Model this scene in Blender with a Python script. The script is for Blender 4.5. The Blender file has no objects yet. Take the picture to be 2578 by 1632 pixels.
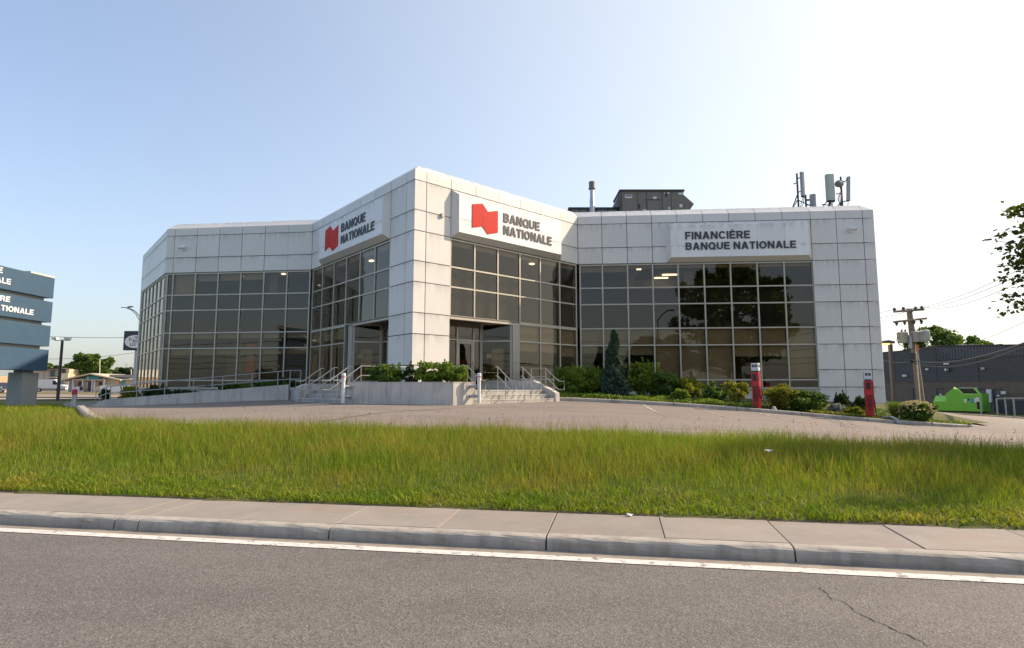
import bpy, math, random
import numpy as np
from mathutils import Vector, Matrix

random.seed(7)
rng = np.random.default_rng(11)
R = math.radians
SC = bpy.context.scene
COL = SC.collection

# ------------------------------------------------------------------ camera, sky, sun, exposure
cam = bpy.data.cameras.new('camera')
CAM = bpy.data.objects.new('camera', cam)
COL.objects.link(CAM)
CAM.location = (0, 0, 1.68)
CAM.rotation_euler = (R(90 + 6.127), 0, 0)
cam.sensor_width = 36
cam.lens = 20.89
cam.clip_start = .05
cam.clip_end = 3000
SC.camera = CAM

SUN_EL, SUN_AZ = R(32.5), R(17.5)          # azimuth counted from +X towards +Y
world = bpy.data.worlds.new('World')
SC.world = world
world.use_nodes = True
wn = world.node_tree
bg = wn.nodes['Background']
sky = wn.nodes.new('ShaderNodeTexSky')
sky.sky_type = 'NISHITA'
sky.sun_disc = False
sky.sun_elevation = SUN_EL
sky.sun_rotation = R(90) - SUN_AZ
sky.dust_density = 3.0
sky.air_density = 1.0
sky.ozone_density = 3.5
# thin summer haze: the blue pales evenly towards the horizon all the way round
def _wm(op, a, b):
    n = wn.nodes.new('ShaderNodeMath')
    n.operation = op
    for k, v in enumerate((a, b)):
        if hasattr(v, 'is_output'):
            wn.links.new(v, n.inputs[k])
        else:
            n.inputs[k].default_value = v
    return n.outputs[0]
wtc = wn.nodes.new('ShaderNodeTexCoord')
wsp = wn.nodes.new('ShaderNodeSeparateXYZ')
wn.links.new(wtc.outputs['Generated'], wsp.inputs[0])
hz = _wm('MULTIPLY', _wm('POWER', _wm('SUBTRACT', 1.0, _wm('MAXIMUM', wsp.outputs[2], 0.0)), 3.0), .45)
# the haze scatters forward, so it is whitest on the sun's side
wdot = wn.nodes.new('ShaderNodeVectorMath')
wdot.operation = 'DOT_PRODUCT'
wn.links.new(wtc.outputs['Generated'], wdot.inputs[0])
wdot.inputs[1].default_value = (math.cos(SUN_EL) * math.cos(SUN_AZ), math.cos(SUN_EL) * math.sin(SUN_AZ), math.sin(SUN_EL))
gl_ = _wm('MULTIPLY', _wm('POWER', _wm('MULTIPLY', _wm('ADD', wdot.outputs['Value'], 1.0), .5), 3.0), .9)
hz = _wm('SUBTRACT', 1.0, _wm('MULTIPLY', _wm('SUBTRACT', 1.0, hz), _wm('SUBTRACT', 1.0, gl_)))
wmx = wn.nodes.new('ShaderNodeMix')
wmx.data_type = 'RGBA'
wn.links.new(hz, wmx.inputs[0])
wn.links.new(sky.outputs[0], wmx.inputs[6])
wmx.inputs[7].default_value = (3.5, 3.5, 3.1, 1)
wn.links.new(wmx.outputs[2], bg.inputs[0])
bg.inputs[1].default_value = .136
sun = bpy.data.lights.new('sun', 'SUN')
sun.energy = 3.4
sun.angle = R(.8)
sun.color = (1.0, .79, .58)
SUN = bpy.data.objects.new('sun', sun)
COL.objects.link(SUN)
SUN.location = (40, 10, 30)
SUN.rotation_euler = Vector((math.cos(SUN_EL) * math.cos(SUN_AZ), math.cos(SUN_EL) * math.sin(SUN_AZ), math.sin(SUN_EL))).to_track_quat('Z', 'Y').to_euler()
SC.view_settings.view_transform = 'Standard'
SC.view_settings.look = 'None'
SC.view_settings.gamma = 1
SC.view_settings.use_curve_mapping = False
SC.view_settings.exposure = 1.05
SC.render.engine = 'CYCLES'
SC.cycles.max_bounces = 8
SC.cycles.transparent_max_bounces = 24
SC.cycles.caustics_reflective = False
SC.cycles.caustics_refractive = False
SC.cycles.use_denoising = True

# ------------------------------------------------------------------ materials
def lin(c):
    return tuple(c) + (1.0,) if len(c) == 3 else tuple(c)

def new_mat(name):
    m = bpy.data.materials.new(name)
    m.use_nodes = True
    nt = m.node_tree
    return m, nt, nt.nodes['Principled BSDF']

def N(nt, typ, **kw):
    n = nt.nodes.new(typ)
    for k, v in kw.items():
        setattr(n, k, v)
    return n

def noise(nt, vec, scale, detail=4, rough=.55):
    n = N(nt, 'ShaderNodeTexNoise')
    n.inputs['Scale'].default_value = scale
    n.inputs['Detail'].default_value = detail
    n.inputs['Roughness'].default_value = rough
    if vec is not None:
        nt.links.new(vec, n.inputs['Vector'])
    return n.outputs['Fac']

def ramp(nt, fac, stops):
    r = N(nt, 'ShaderNodeValToRGB')
    e = r.color_ramp.elements
    while len(e) < len(stops):
        e.new(.5)
    for i, (p, c) in enumerate(stops):
        e[i].position = p
        e[i].color = lin(c)
    nt.links.new(fac, r.inputs[0])
    return r.outputs[0]

def mixc(nt, fac, a, b, mode='MIX'):
    m = N(nt, 'ShaderNodeMix', data_type='RGBA', blend_type=mode)
    for sock, v in ((m.inputs[0], fac), (m.inputs[6], a), (m.inputs[7], b)):
        if hasattr(v, 'is_output'):
            nt.links.new(v, sock)
        else:
            sock.default_value = v if isinstance(v, (int, float)) else lin(v)
    return m.outputs[2]

def mth(nt, op, a, b=0.0, clamp=False):
    m = N(nt, 'ShaderNodeMath', operation=op, use_clamp=clamp)
    for sock, v in ((m.inputs[0], a), (m.inputs[1], b)):
        if hasattr(v, 'is_output'):
            nt.links.new(v, sock)
        else:
            sock.default_value = v
    return m.outputs[0]

def position(nt):
    return N(nt, 'ShaderNodeNewGeometry').outputs['Position']

def scaled(nt, vec, s):
    m = N(nt, 'ShaderNodeMapping')
    m.inputs['Scale'].default_value = s
    nt.links.new(vec, m.inputs['Vector'])
    return m.outputs[0]

def bump(nt, bsdf, h, strength=.3, dist=.01):
    b = N(nt, 'ShaderNodeBump')
    b.inputs['Strength'].default_value = strength
    b.inputs['Distance'].default_value = dist
    nt.links.new(h, b.inputs['Height'])
    nt.links.new(b.outputs[0], bsdf.inputs['Normal'])

def mat(name, color, rough=.6, var=.12, scale=3.0, metal=0.0, spec=.5, bmp=0.0, bscale=60.0, bdist=.005):
    """painted or plain surface with a little uneven tone in world space"""
    m, nt, b = new_mat(name)
    pos = position(nt)
    f = noise(nt, pos, scale, 5)
    lo = tuple(c * (1 - var) for c in color)
    hi = tuple(min(1, c * (1 + var)) for c in color)
    nt.links.new(ramp(nt, f, [(.3, lo), (.7, hi)]), b.inputs['Base Color'])
    b.inputs['Roughness'].default_value = rough
    b.inputs['Metallic'].default_value = metal
    b.inputs['Specular IOR Level'].default_value = spec
    if bmp:
        bump(nt, b, noise(nt, pos, bscale, 3), bmp, bdist)
    return m

MATS = {}

def make_materials():
    M = MATS
    # --- cladding panels: satin light grey metal with rain dirt that differs panel by panel
    def panel(name, col, warm):
        m, nt, b = new_mat(name)
        tc = N(nt, 'ShaderNodeTexCoord')
        pos = position(nt)
        info = N(nt, 'ShaderNodeObjectInfo')
        sep = N(nt, 'ShaderNodeSeparateXYZ')
        nt.links.new(tc.outputs['Generated'], sep.inputs[0])
        tint = mth(nt, 'MULTIPLY_ADD', info.outputs['Random'], .10)
        nt.nodes[-1].inputs[2].default_value = .95
        streak = noise(nt, scaled(nt, pos, (2.3, 2.3, .35)), 1.6, 5, .6)
        blot = noise(nt, pos, .9, 4, .6)
        # stains hang below the joint at the head of a panel
        top = mth(nt, 'POWER', sep.outputs['Z'], 5.0)
        st = mth(nt, 'MULTIPLY', top, mth(nt, 'MULTIPLY', mth(nt, 'SUBTRACT', streak, .40, True), 5.5, True), True)
        c = mixc(nt, blot, tuple(x * .93 for x in col), tuple(min(1, x * 1.06) for x in col))
        c = mixc(nt, 1.0, c, tint, 'MULTIPLY')
        c = mixc(nt, mth(nt, 'MULTIPLY', st, .42), c, (.20, .195, .185))
        fine = mth(nt, 'MULTIPLY', mth(nt, 'SUBTRACT', noise(nt, scaled(nt, pos, (9, 9, .5)), 1.0, 4), .52, True), .3)
        c = mixc(nt, fine, c, (.25, .24, .22))
        nt.links.new(c, b.inputs['Base Color'])
        b.inputs['Roughness'].default_value = .42
        b.inputs['Metallic'].default_value = .05
        bump(nt, b, noise(nt, pos, .55, 1), .22, .06)
        return m
    M['panel'] = panel('cladding_grey', (.68, .665, .645), 0)
    M['sign_white'] = panel('sign_panel_white', (.80, .80, .80), 0)
    M['joint'] = mat('joint_dark', (.055, .055, .055), .9, .2)
    M['mullion'] = mat('mullion_champagne', (.46, .43, .365), .45, .08, 2, metal=.35)
    M['column'] = mat('column_cover', (.36, .345, .31), .45, .06, 2, metal=.3)
    M['soffit'] = mat('soffit_bronze', (.10, .088, .070), .55, .15)
    # --- bronze reflective glazing
    def glass(name, tint, base):
        m = bpy.data.materials.new(name)
        m.use_nodes = True
        nt = m.node_tree
        nt.nodes.remove(nt.nodes['Principled BSDF'])
        out = nt.nodes['Material Output']
        tr = N(nt, 'ShaderNodeBsdfTransparent')
        tr.inputs[0].default_value = lin(tint)
        gl = N(nt, 'ShaderNodeBsdfGlossy')
        gl.inputs['Roughness'].default_value = .0
        gl.inputs['Color'].default_value = (1.0, .95, .86, 1)
        geo = N(nt, 'ShaderNodeNewGeometry')
        fr = N(nt, 'ShaderNodeFresnel')
        fr.inputs['IOR'].default_value = 1.5
        fac = mth(nt, 'MULTIPLY_ADD', fr.outputs[0], .92)
        nt.nodes[-1].inputs[2].default_value = base
        front = mth(nt, 'SUBTRACT', 1.0, geo.outputs['Backfacing'])
        fac = mth(nt, 'MULTIPLY', fac, front, True)
        # float-glass waviness
        bp = N(nt, 'ShaderNodeBump')
        bp.inputs['Strength'].default_value = .05
        bp.inputs['Distance'].default_value = .05
        nt.links.new(noise(nt, geo.outputs['Position'], .8, 1), bp.inputs['Height'])
        nt.links.new(bp.outputs[0], gl.inputs['Normal'])
        mx = N(nt, 'ShaderNodeMixShader')
        nt.links.new(fac, mx.inputs[0])
        nt.links.new(tr.outputs[0], mx.inputs[1])
        nt.links.new(gl.outputs[0], mx.inputs[2])
        nt.links.new(mx.outputs[0], out.inputs['Surface'])
        return m
    M['glass'] = glass('bronze_glass', (.74, .69, .61), .025)
    M['clear'] = glass('clear_glass', (.85, .87, .88), .05)
    M['shade'] = mat('roller_shade_linen', (.50, .46, .36), .9, .05)
    M['spandrel'] = mat('spandrel_back', (.035, .035, .038), .8, .1)
    M['interior'] = mat('interior_wall', (.36, .34, .30), .9, .08)
    M['carpet'] = mat('interior_floor', (.07, .06, .055), .95, .2)
    M['red_room'] = mat('interior_red', (.25, .06, .05), .8, .1)
    def emit(name, col, s):
        m, nt, b = new_mat(name)
        b.inputs['Base Color'].default_value = lin(col)
        b.inputs['Emission Color'].default_value = lin(col)
        b.inputs['Emission Strength'].default_value = s
        return m
    M['lamp'] = emit('ceiling_lamp', (1, .84, .60), 2.2)
    M['sodium'] = emit('sodium_lamp', (1, .42, .12), 1.6)
    M['letter_dark'] = mat('letter_charcoal', (.045, .05, .058), .5, .05)
    M['emblem_red'] = mat('emblem_red', (.60, .028, .018), .5, .05, spec=.15)
    M['letter_white'] = mat('letter_white', (.82, .83, .84), .5, .03)
    # --- concrete
    def concrete(name, col, stain, pores=True, dark=(.12, .11, .10), form=True, gs=90):
        m, nt, b = new_mat(name)
        pos = position(nt)
        a = noise(nt, pos, 1.1, 6, .62)
        c = ramp(nt, a, [(.25, tuple(x * .78 for x in col)), (.5, col), (.78, tuple(min(1, x * 1.15) for x in col))])
        run = noise(nt, scaled(nt, pos, (3.2, 3.2, .45)), 1.3, 5, .65)
        c = mixc(nt, mth(nt, 'MULTIPLY', mth(nt, 'SUBTRACT', run, .47, True), stain * 6, True), c, dark)
        g = noise(nt, pos, gs, 4, .75)
        c = mixc(nt, mth(nt, 'MULTIPLY', mth(nt, 'SUBTRACT', g, .54, True), 2.2, True), c, tuple(x * .55 for x in col))
        nt.links.new(c, b.inputs['Base Color'])
        b.inputs['Roughness'].default_value = .88
        bump(nt, b, mth(nt, 'ADD', noise(nt, pos, 70, 4, .7), mth(nt, 'MULTIPLY', a, 2.0)), .35, .006)
        return m
    M['concrete'] = concrete('cast_concrete', (.56, .535, .50), .30)
    M['concrete_step'] = concrete('step_concrete', (.46, .435, .40), .30)
    M['kerb_c'] = concrete('kerb_concrete', (.40, .365, .32), .40, gs=42)
    M['walk_c'] = None
    m, nt, b = new_mat('sidewalk_concrete')
    pos = position(nt)
    info = N(nt, 'ShaderNodeObjectInfo')
    c = ramp(nt, noise(nt, pos, 1.6, 7, .68), [(.3, (.215, .205, .180)), (.5, (.270, .238, .208)), (.72, (.305, .272, .240))])
    rust = noise(nt, scaled(nt, pos, (.8, 1.4, 1)), .9, 4, .6)
    c = mixc(nt, mth(nt, 'MULTIPLY', mth(nt, 'SUBTRACT', rust, .54, True), 4.5, True), c, (.275, .195, .150))
    broom = noise(nt, scaled(nt, pos, (2, 14, 1)), 3.0, 4, .6)
    c = mixc(nt, mth(nt, 'MULTIPLY', mth(nt, 'SUBTRACT', broom, .55, True), 1.6, True), c, (.36, .33, .30))
    g = noise(nt, pos, 160, 2, .7)
    c = mixc(nt, mth(nt, 'MULTIPLY', mth(nt, 'SUBTRACT', g, .60, True), 3.0, True), c, (.17, .15, .135))
    tint = mth(nt, 'MULTIPLY_ADD', info.outputs['Random'], .10)
    nt.nodes[-1].inputs[2].default_value = .95
    c = mixc(nt, 1.0, c, tint, 'MULTIPLY')
    nt.links.new(c, b.inputs['Base Color'])
    b.inputs['Roughness'].default_value = .9
    bump(nt, b, noise(nt, pos, 120, 4, .7), .3, .004)
    M['walk_c'] = m
    # --- asphalt
    def asphalt(name, lo, mid, hi, chip, chipscale, wear=1.0):
        m, nt, b = new_mat(name)
        pos = position(nt)
        big = noise(nt, scaled(nt, pos, (.35, .9, 1)), 1.0, 6, .6)
        c = ramp(nt, big, [(.28, lo), (.5, mid), (.74, hi)])
        med = noise(nt, pos, 7.0, 5, .65)
        c = mixc(nt, mth(nt, 'MULTIPLY', mth(nt, 'SUBTRACT', med, .52, True), 1.6 * wear, True), c, tuple(x * .62 for x in lo))
        vo = N(nt, 'ShaderNodeTexVoronoi')
        vo.inputs['Scale'].default_value = chipscale
        nt.links.new(pos, vo.inputs['Vector'])
        cs = N(nt, 'ShaderNodeSeparateColor')
        nt.links.new(vo.outputs['Color'], cs.inputs[0])
        stone = mth(nt, 'MULTIPLY', mth(nt, 'GREATER_THAN', cs.outputs[0], .80), mth(nt, 'LESS_THAN', vo.outputs['Distance'], .42))
        c = mixc(nt, mth(nt, 'MULTIPLY', stone, .75), c, chip)
        darkstone = mth(nt, 'GREATER_THAN', cs.outputs[1], .72)
        c = mixc(nt, mth(nt, 'MULTIPLY', darkstone, .55), c, tuple(x * .45 for x in lo))
        nt.links.new(c, b.inputs['Base Color'])
        b.inputs['Roughness'].default_value = .85
        bump(nt, b, mth(nt, 'ADD', vo.outputs['Distance'], noise(nt, pos, chipscale * .6, 3)), .55, .006)
        return m
    M['road'] = asphalt('road_asphalt', (.120, .108, .100), (.152, .138, .128), (.178, .162, .150), (.32, .30, .28), 75)
    M['lot'] = asphalt('worn_lot_asphalt', (.185, .155, .135), (.228, .192, .168), (.262, .222, .195), (.36, .32, .29), 42, 1.2)
    M['gutter'] = mat('gutter_concrete', (.27, .235, .195), .9, .25, 4, bmp=.4)
    # road paint with worn edges
    m, nt, b = new_mat('road_paint')
    pos = position(nt)
    w = noise(nt, pos, 9, 6, .7)
    c = ramp(nt, w, [(.36, (.18, .165, .15)), (.44, (.60, .565, .53)), (.7, (.70, .67, .64))])
    nt.links.new(c, b.inputs['Base Color'])
    b.inputs['Roughness'].default_value = .8
    bump(nt, b, noise(nt, pos, 120, 2), .4, .003)
    M['paint'] = m
    m, nt, b = new_mat('stall_paint')
    pos = position(nt)
    c = ramp(nt, noise(nt, pos, 5, 6, .7), [(.40, (.21, .175, .15)), (.58, (.62, .58, .54))])
    nt.links.new(c, b.inputs['Base Color'])
    M['stall'] = m
    # --- planting
    def leaf(name, cols, trans=.35, patch=.6, pscale=.8):
        m = bpy.data.materials.new(name)
        m.use_nodes = True
        nt = m.node_tree
        b = nt.nodes['Principled BSDF']
        out = nt.nodes['Material Output']
        geo = N(nt, 'ShaderNodeNewGeometry')
        c1 = ramp(nt, geo.outputs['Random Per Island'], [(i / max(1, len(cols) - 1), c) for i, c in enumerate(cols)])
        pn = noise(nt, geo.outputs['Position'], pscale, 3)
        c2 = mixc(nt, mth(nt, 'MULTIPLY', mth(nt, 'SUBTRACT', pn, .42, True), 3 * patch, True), c1, tuple(x * 1.45 for x in cols[-1]), 'MIX')
        nt.links.new(c2, b.inputs['Base Color'])
        b.inputs['Roughness'].default_value = .55
        b.inputs['Specular IOR Level'].default_value = .25
        tl = N(nt, 'ShaderNodeBsdfTranslucent')
        nt.links.new(mixc(nt, 1.0, c2, (1.25, 1.2, .6), 'MULTIPLY'), tl.inputs[0])
        mx = N(nt, 'ShaderNodeMixShader')
        mx.inputs[0].default_value = trans
        nt.links.new(b.outputs[0], mx.inputs[1])
        nt.links.new(tl.outputs[0], mx.inputs[2])
        nt.links.new(mx.outputs[0], out.inputs['Surface'])
        return m
    M['leaf_mid'] = leaf('leaf_mid', [(0.041, 0.084, 0.016), (0.074, 0.142, 0.024), (0.115, 0.182, 0.034)])
    M['leaf_bright'] = leaf('leaf_bright', [(0.074, 0.135, 0.016), (0.135, 0.223, 0.024), (0.203, 0.270, 0.038)])
    M['leaf_dark'] = leaf('leaf_dark', [(.018, .036, .012), (.030, .058, .018), (.045, .075, .022)])
    M['leaf_yellow'] = leaf('leaf_yellow', [(0.101, 0.128, 0.014), (0.169, 0.196, 0.019), (0.243, 0.243, 0.030)])
    M['leaf_blue'] = leaf('leaf_blue', [(.030, .062, .042), (.045, .085, .058), (.075, .12, .085)], .2)
    M['leaf_maple'] = leaf('leaf_maple', [(.035, .055, .010), (.060, .085, .014), (.10, .115, .02)], .45)
    M['hosta'] = leaf('leaf_hosta', [(.14, .19, .17), (.26, .31, .29), (.40, .43, .40)], .2)
    M['bloom'] = leaf('bloom_cream', [(.42, .34, .17), (.55, .47, .26), (.66, .60, .40)], .2)
    M['bloom_pink'] = leaf('bloom_pink', [(.45, .22, .17), (.55, .30, .24)], .2)
    M['bark'] = mat('bark', (.10, .078, .058), .95, .35, 6, bmp=.8, bscale=25, bdist=.02)
    M['soil'] = mat('soil', (.075, .055, .038), 1, .4, 8, bmp=.6)
    # grass blades: patches of lush, dry and seeding growth
    m = bpy.data.materials.new('grass_blade')
    m.use_nodes = True
    nt = m.node_tree
    b = nt.nodes['Principled BSDF']
    out = nt.nodes['Material Output']
    geo = N(nt, 'ShaderNodeNewGeometry')
    pos = geo.outputs['Position']
    c = ramp(nt, geo.outputs['Random Per Island'], [(0, (.12, .21, .012)), (.5, (.18, .28, .018)), (1, (.29, .34, .032))])
    dry = noise(nt, scaled(nt, pos, (.55, .9, .2)), 1.0, 4, .6)
    c = mixc(nt, mth(nt, 'MULTIPLY', mth(nt, 'SUBTRACT', dry, .47, True), 4.0, True), c, (.33, .30, .05))
    lush = noise(nt, scaled(nt, pos, (.7, .9, .2)), 1.1, 3, .5)
    c = mixc(nt, mth(nt, 'MULTIPLY', mth(nt, 'SUBTRACT', lush, .56, True), 5.0, True), c, (.13, .25, .015))
    at = N(nt, 'ShaderNodeAttribute', attribute_name='dry')
    c = mixc(nt, at.outputs['Fac'], c, (.30, .21, .09))
    nt.links.new(c, b.inputs['Base Color'])
    b.inputs['Roughness'].default_value = .6
    b.inputs['Specular IOR Level'].default_value = .2
    tl = N(nt, 'ShaderNodeBsdfTranslucent')
    nt.links.new(mixc(nt, 1.0, c, (1.2, 1.15, .6), 'MULTIPLY'), tl.inputs[0])
    mx = N(nt, 'ShaderNodeMixShader')
    mx.inputs[0].default_value = .40
    nt.links.new(b.outputs[0], mx.inputs[1])
    nt.links.new(tl.outputs[0], mx.inputs[2])
    nt.links.new(mx.outputs[0], out.inputs['Surface'])
    M['grass'] = m
    # ground sheet under the grass
    m, nt, b = new_mat('turf_ground')
    pos = position(nt)
    c = ramp(nt, noise(nt, pos, .45, 6, .65), [(.3, (.055, .075, .012)), (.5, (.095, .105, .020)), (.72, (.15, .135, .040))])
    c = mixc(nt, mth(nt, 'MULTIPLY', mth(nt, 'SUBTRACT', noise(nt, pos, 14, 4), .5, True), 2.0, True), c, (.05, .055, .014))
    nt.links.new(c, b.inputs['Base Color'])
    b.inputs['Roughness'].default_value = 1
    bump(nt, b, noise(nt, pos, 20, 5, .7), .8, .05)
    M['turf'] = m
    M['dirt'] = mat('verge_dirt', (.085, .068, .048), 1, .45, 9, bmp=.8, bscale=70)
    # --- plain paints and metals
    P = lambda n, c, r=.5, v=.08, **k: M.__setitem__(n, mat(n, c, r, v, **k))
    P('steel', (.42, .42, .41), .38, .1, metal=.7)
    P('galv', (.50, .52, .54), .42, .12, metal=.6)
    P('galv_dull', (.36, .37, .38), .6, .12, metal=.3)
    P('white_paint', (.72, .72, .71), .5, .05)
    P('off_white', (.60, .55, .47), .6, .08)
    P('cream', (.60, .50, .34), .7, .08)
    P('black', (.018, .018, .020), .5, .1)
    P('charcoal', (.045, .045, .050), .6, .12)
    P('dark_pole', (.050, .043, .045), .55, .15)
    P('sign_blue', (.048, .098, .160), .42, .05)
    P('pylon_grey', (.27, .29, .30), .5, .06)
    P('red_post', (.46, .018, .022), .4, .10)
    P('red_dark', (.17, .008, .010), .5, .1)
    P('post_head', (.58, .64, .66), .45, .05)
    P('red_band', (.50, .035, .06), .5, .1)
    P('hvac_brown', (.20, .178, .150), .55, .08)
    P('hvac_dark', (.060, .052, .046), .6, .1)
    P('hvac_grey', (.22, .24, .26), .5, .12)
    P('antenna_grey', (.36, .37, .38), .5, .06)
    P('antenna_green', (.44, .47, .42), .5, .06)
    P('label_white', (.75, .75, .74), .5, .05)
    P('wood', (.20, .165, .13), .85, .3, scale=9, bmp=.5, bscale=30)
    P('slat_dark', (.062, .058, .060), .55, .12)
    P('rib_grey', (.13, .125, .125), .6, .12)
    P('far_brick', (.145, .122, .098), .9, .12, scale=2)
    P('door_grey', (.085, .088, .10), .5, .08)
    P('bin_green', (.17, .52, .045), .5, .06)
    P('bin_lime', (.30, .66, .13), .5, .06)
    P('bin_black', (.02, .022, .02), .6, .1)
    P('navy', (.022, .028, .05), .45, .1)
    P('teal', (.02, .20, .17), .6, .1)
    P('blue_lt', (.08, .32, .42), .6, .1)
    P('olive_wall', (.30, .33, .20), .8, .08)
    P('tan_wall', (.52, .42, .29), .8, .1)
    P('grey_wall', (.36, .36, .33), .8, .1)
    P('roof_dark', (.060, .058, .060), .9, .2)
    P('brown_fascia', (.13, .062, .042), .7, .15)
    P('brick_pink', (.44, .30, .21), .9, .12, scale=4)
    P('tyre', (.02, .02, .02), .9, .1)
    P('car_glass', (.02, .025, .03), .12, .05)
    P('rubber', (.016, .016, .018), .55, .1)
    P('orange', (.65, .11, .03), .6, .1)
    P('paper', (.75, .74, .74), .8, .05)
    P('far_road', (.26, .215, .175), .9, .12, scale=.3)
    P('far_walk', (.33, .30, .26), .9, .1, scale=.6)
    P('dry_grass', (.16, .135, .045), 1, .3, scale=.6)
    P('seed', (.16, .115, .065), .9, .3)
    P('crack', (.025, .022, .02), 1, .2)
make_materials()
M = MATS

# ------------------------------------------------------------------ mesh building
ORIG = {}

class MB:
    def __init__(s):
        s.v, s.f, s.mi = [], [], []

    def add(s, vs, fs, m=0):
        n = len(s.v)
        s.v.extend([tuple(v) for v in vs])
        s.f.extend([tuple(i + n for i in f) for f in fs])
        s.mi.extend([m] * len(fs))
        return s

    def obox(s, o, a, b, c, m=0):
        o, a, b, c = Vector(o), Vector(a), Vector(b), Vector(c)
        if a.cross(b).dot(c) < 0:
            a, b = b, a
        v = [o, o + a, o + a + b, o + b, o + c, o + a + c, o + a + b + c, o + b + c]
        return s.add(v, [(0, 3, 2, 1), (4, 5, 6, 7), (0, 1, 5, 4), (1, 2, 6, 5), (2, 3, 7, 6), (3, 0, 4, 7)], m)

    def box(s, x0, x1, y0, y1, z0, z1, m=0):
        return s.obox((x0, y0, z0), (x1 - x0, 0, 0), (0, y1 - y0, 0), (0, 0, z1 - z0), m)

    def cbox(s, c, size, rz=0, m=0):
        a = Vector((math.cos(rz), math.sin(rz), 0)) * size[0]
        b = Vector((-math.sin(rz), math.cos(rz), 0)) * size[1]
        d = Vector((0, 0, size[2]))
        return s.obox(Vector(c) - a / 2 - b / 2 - d / 2, a, b, d, m)

    def wbox(s, W, s0, s1, o0, o1, z0, z1, m=0):
        p = W.at(s0, o0, z0)
        return s.obox(p, W.d * (s1 - s0), W.n * (o1 - o0), Vector((0, 0, z1 - z0)), m)

    def prism(s, poly, z0, z1, m=0):
        n = len(poly)
        ar = sum(poly[i][0] * poly[(i + 1) % n][1] - poly[(i + 1) % n][0] * poly[i][1] for i in range(n))
        if ar < 0:
            poly = poly[::-1]
            if isinstance(z0, (list, tuple)): z0 = z0[::-1]
            if isinstance(z1, (list, tuple)): z1 = z1[::-1]
        lo = [z0] * n if not isinstance(z0, (list, tuple)) else z0
        hi = [z1] * n if not isinstance(z1, (list, tuple)) else z1
        v = [(p[0], p[1], z) for p, z in zip(poly, lo)] + [(p[0], p[1], z) for p, z in zip(poly, hi)]
        f = [tuple(range(n - 1, -1, -1)), tuple(range(n, 2 * n))]
        f += [(i, (i + 1) % n, n + (i + 1) % n, n + i) for i in range(n)]
        return s.add(v, f, m)

    def slabpoly(s, pts, ext, m=0):
        """planar outline pts (3-D) pushed along ext"""
        n = len(pts)
        e = Vector(ext)
        P = [Vector(p) for p in pts]
        nr = Vector((0, 0, 0))
        for i in range(n):
            nr += P[i].cross(P[(i + 1) % n])
        if nr.dot(e) < 0:
            P = P[::-1]
        v = P + [p + e for p in P]
        f = [tuple(range(n - 1, -1, -1)), tuple(range(n, 2 * n))]
        f += [(i, (i + 1) % n, n + (i + 1) % n, n + i) for i in range(n)]
        return s.add(v, f, m)

    def tube(s, pts, r, n=8, m=0):
        P = [Vector(p) for p in pts]
        rr = r if isinstance(r, (list, tuple)) else [r] * len(P)
        vs, fs = [], []
        ref = None
        for i, p in enumerate(P):
            t = (P[min(i + 1, len(P) - 1)] - P[max(i - 1, 0)])
            if t.length < 1e-9: t = Vector((0, 0, 1))
            t.normalize()
            if ref is None:
                ref = Vector((0, 0, 1)) if abs(t.z) < .9 else Vector((1, 0, 0))
            u = t.cross(ref)
            if u.length < 1e-5: u = t.cross(Vector((0, 1, 0)))
            u.normalize()
            w = t.cross(u)
            ref = -w if False else ref
            for k in range(n):
                a = 2 * math.pi * k / n
                vs.append(p + (u * math.cos(a) + w * math.sin(a)) * rr[i])
        for i in range(len(P) - 1):
            for k in range(n):
                a, b = i * n + k, i * n + (k + 1) % n
                fs.append((a, b, b + n, a + n))
        fs.append(tuple(range(n - 1, -1, -1)))
        L = (len(P) - 1) * n
        fs.append(tuple(range(L, L + n)))
        return s.add(vs, fs, m)

    def lathe(s, c, prof, n=16, m=0):
        vs, fs = [], []
        for r, z in prof:
            for k in range(n):
                a = 2 * math.pi * k / n
                vs.append((c[0] + r * math.cos(a), c[1] + r * math.sin(a), c[2] + z))
        for i in range(len(prof) - 1):
            for k in range(n):
                a, b = i * n + k, i * n + (k + 1) % n
                fs.append((a, b, b + n, a + n))
        fs.append(tuple(range(n - 1, -1, -1)))
        L = (len(prof) - 1) * n
        fs.append(tuple(range(L, L + n)))
        return s.add(vs, fs, m)

    def ell(s, c, rad, n=10, k=7, m=0):
        prof = []
        for i in range(k + 1):
            t = math.pi * i / k
            prof.append((max(1e-4, math.sin(t)), -math.cos(t)))
        vs, fs = [], []
        for r, z in prof:
            for j in range(n):
                a = 2 * math.pi * j / n
                vs.append((c[0] + rad[0] * r * math.cos(a), c[1] + rad[1] * r * math.sin(a), c[2] + rad[2] * z))
        for i in range(k):
            for j in range(n):
                a, b = i * n + j, i * n + (j + 1) % n
                fs.append((a, b, b + n, a + n))
        return s.add(vs, fs, m)

    def build(s, name, mats, parent=None, smooth=False, **props):
        o0 = ORIG.get(parent.name, Vector((0, 0, 0))) if parent is not None else Vector((0, 0, 0))
        me = bpy.data.meshes.new(name)
        me.from_pydata([(v[0] - o0.x, v[1] - o0.y, v[2] - o0.z) for v in s.v], [], s.f)
        for m in (mats if isinstance(mats, (list, tuple)) else [mats]):
            me.materials.append(m)
        me.polygons.foreach_set('material_index', s.mi)
        if smooth:
            me.polygons.foreach_set('use_smooth', [True] * len(s.f))
            try:
                me.set_sharp_from_angle(angle=R(40))
            except Exception:
                pass
        me.update()
        return link(name, me, parent, **props)

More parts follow.
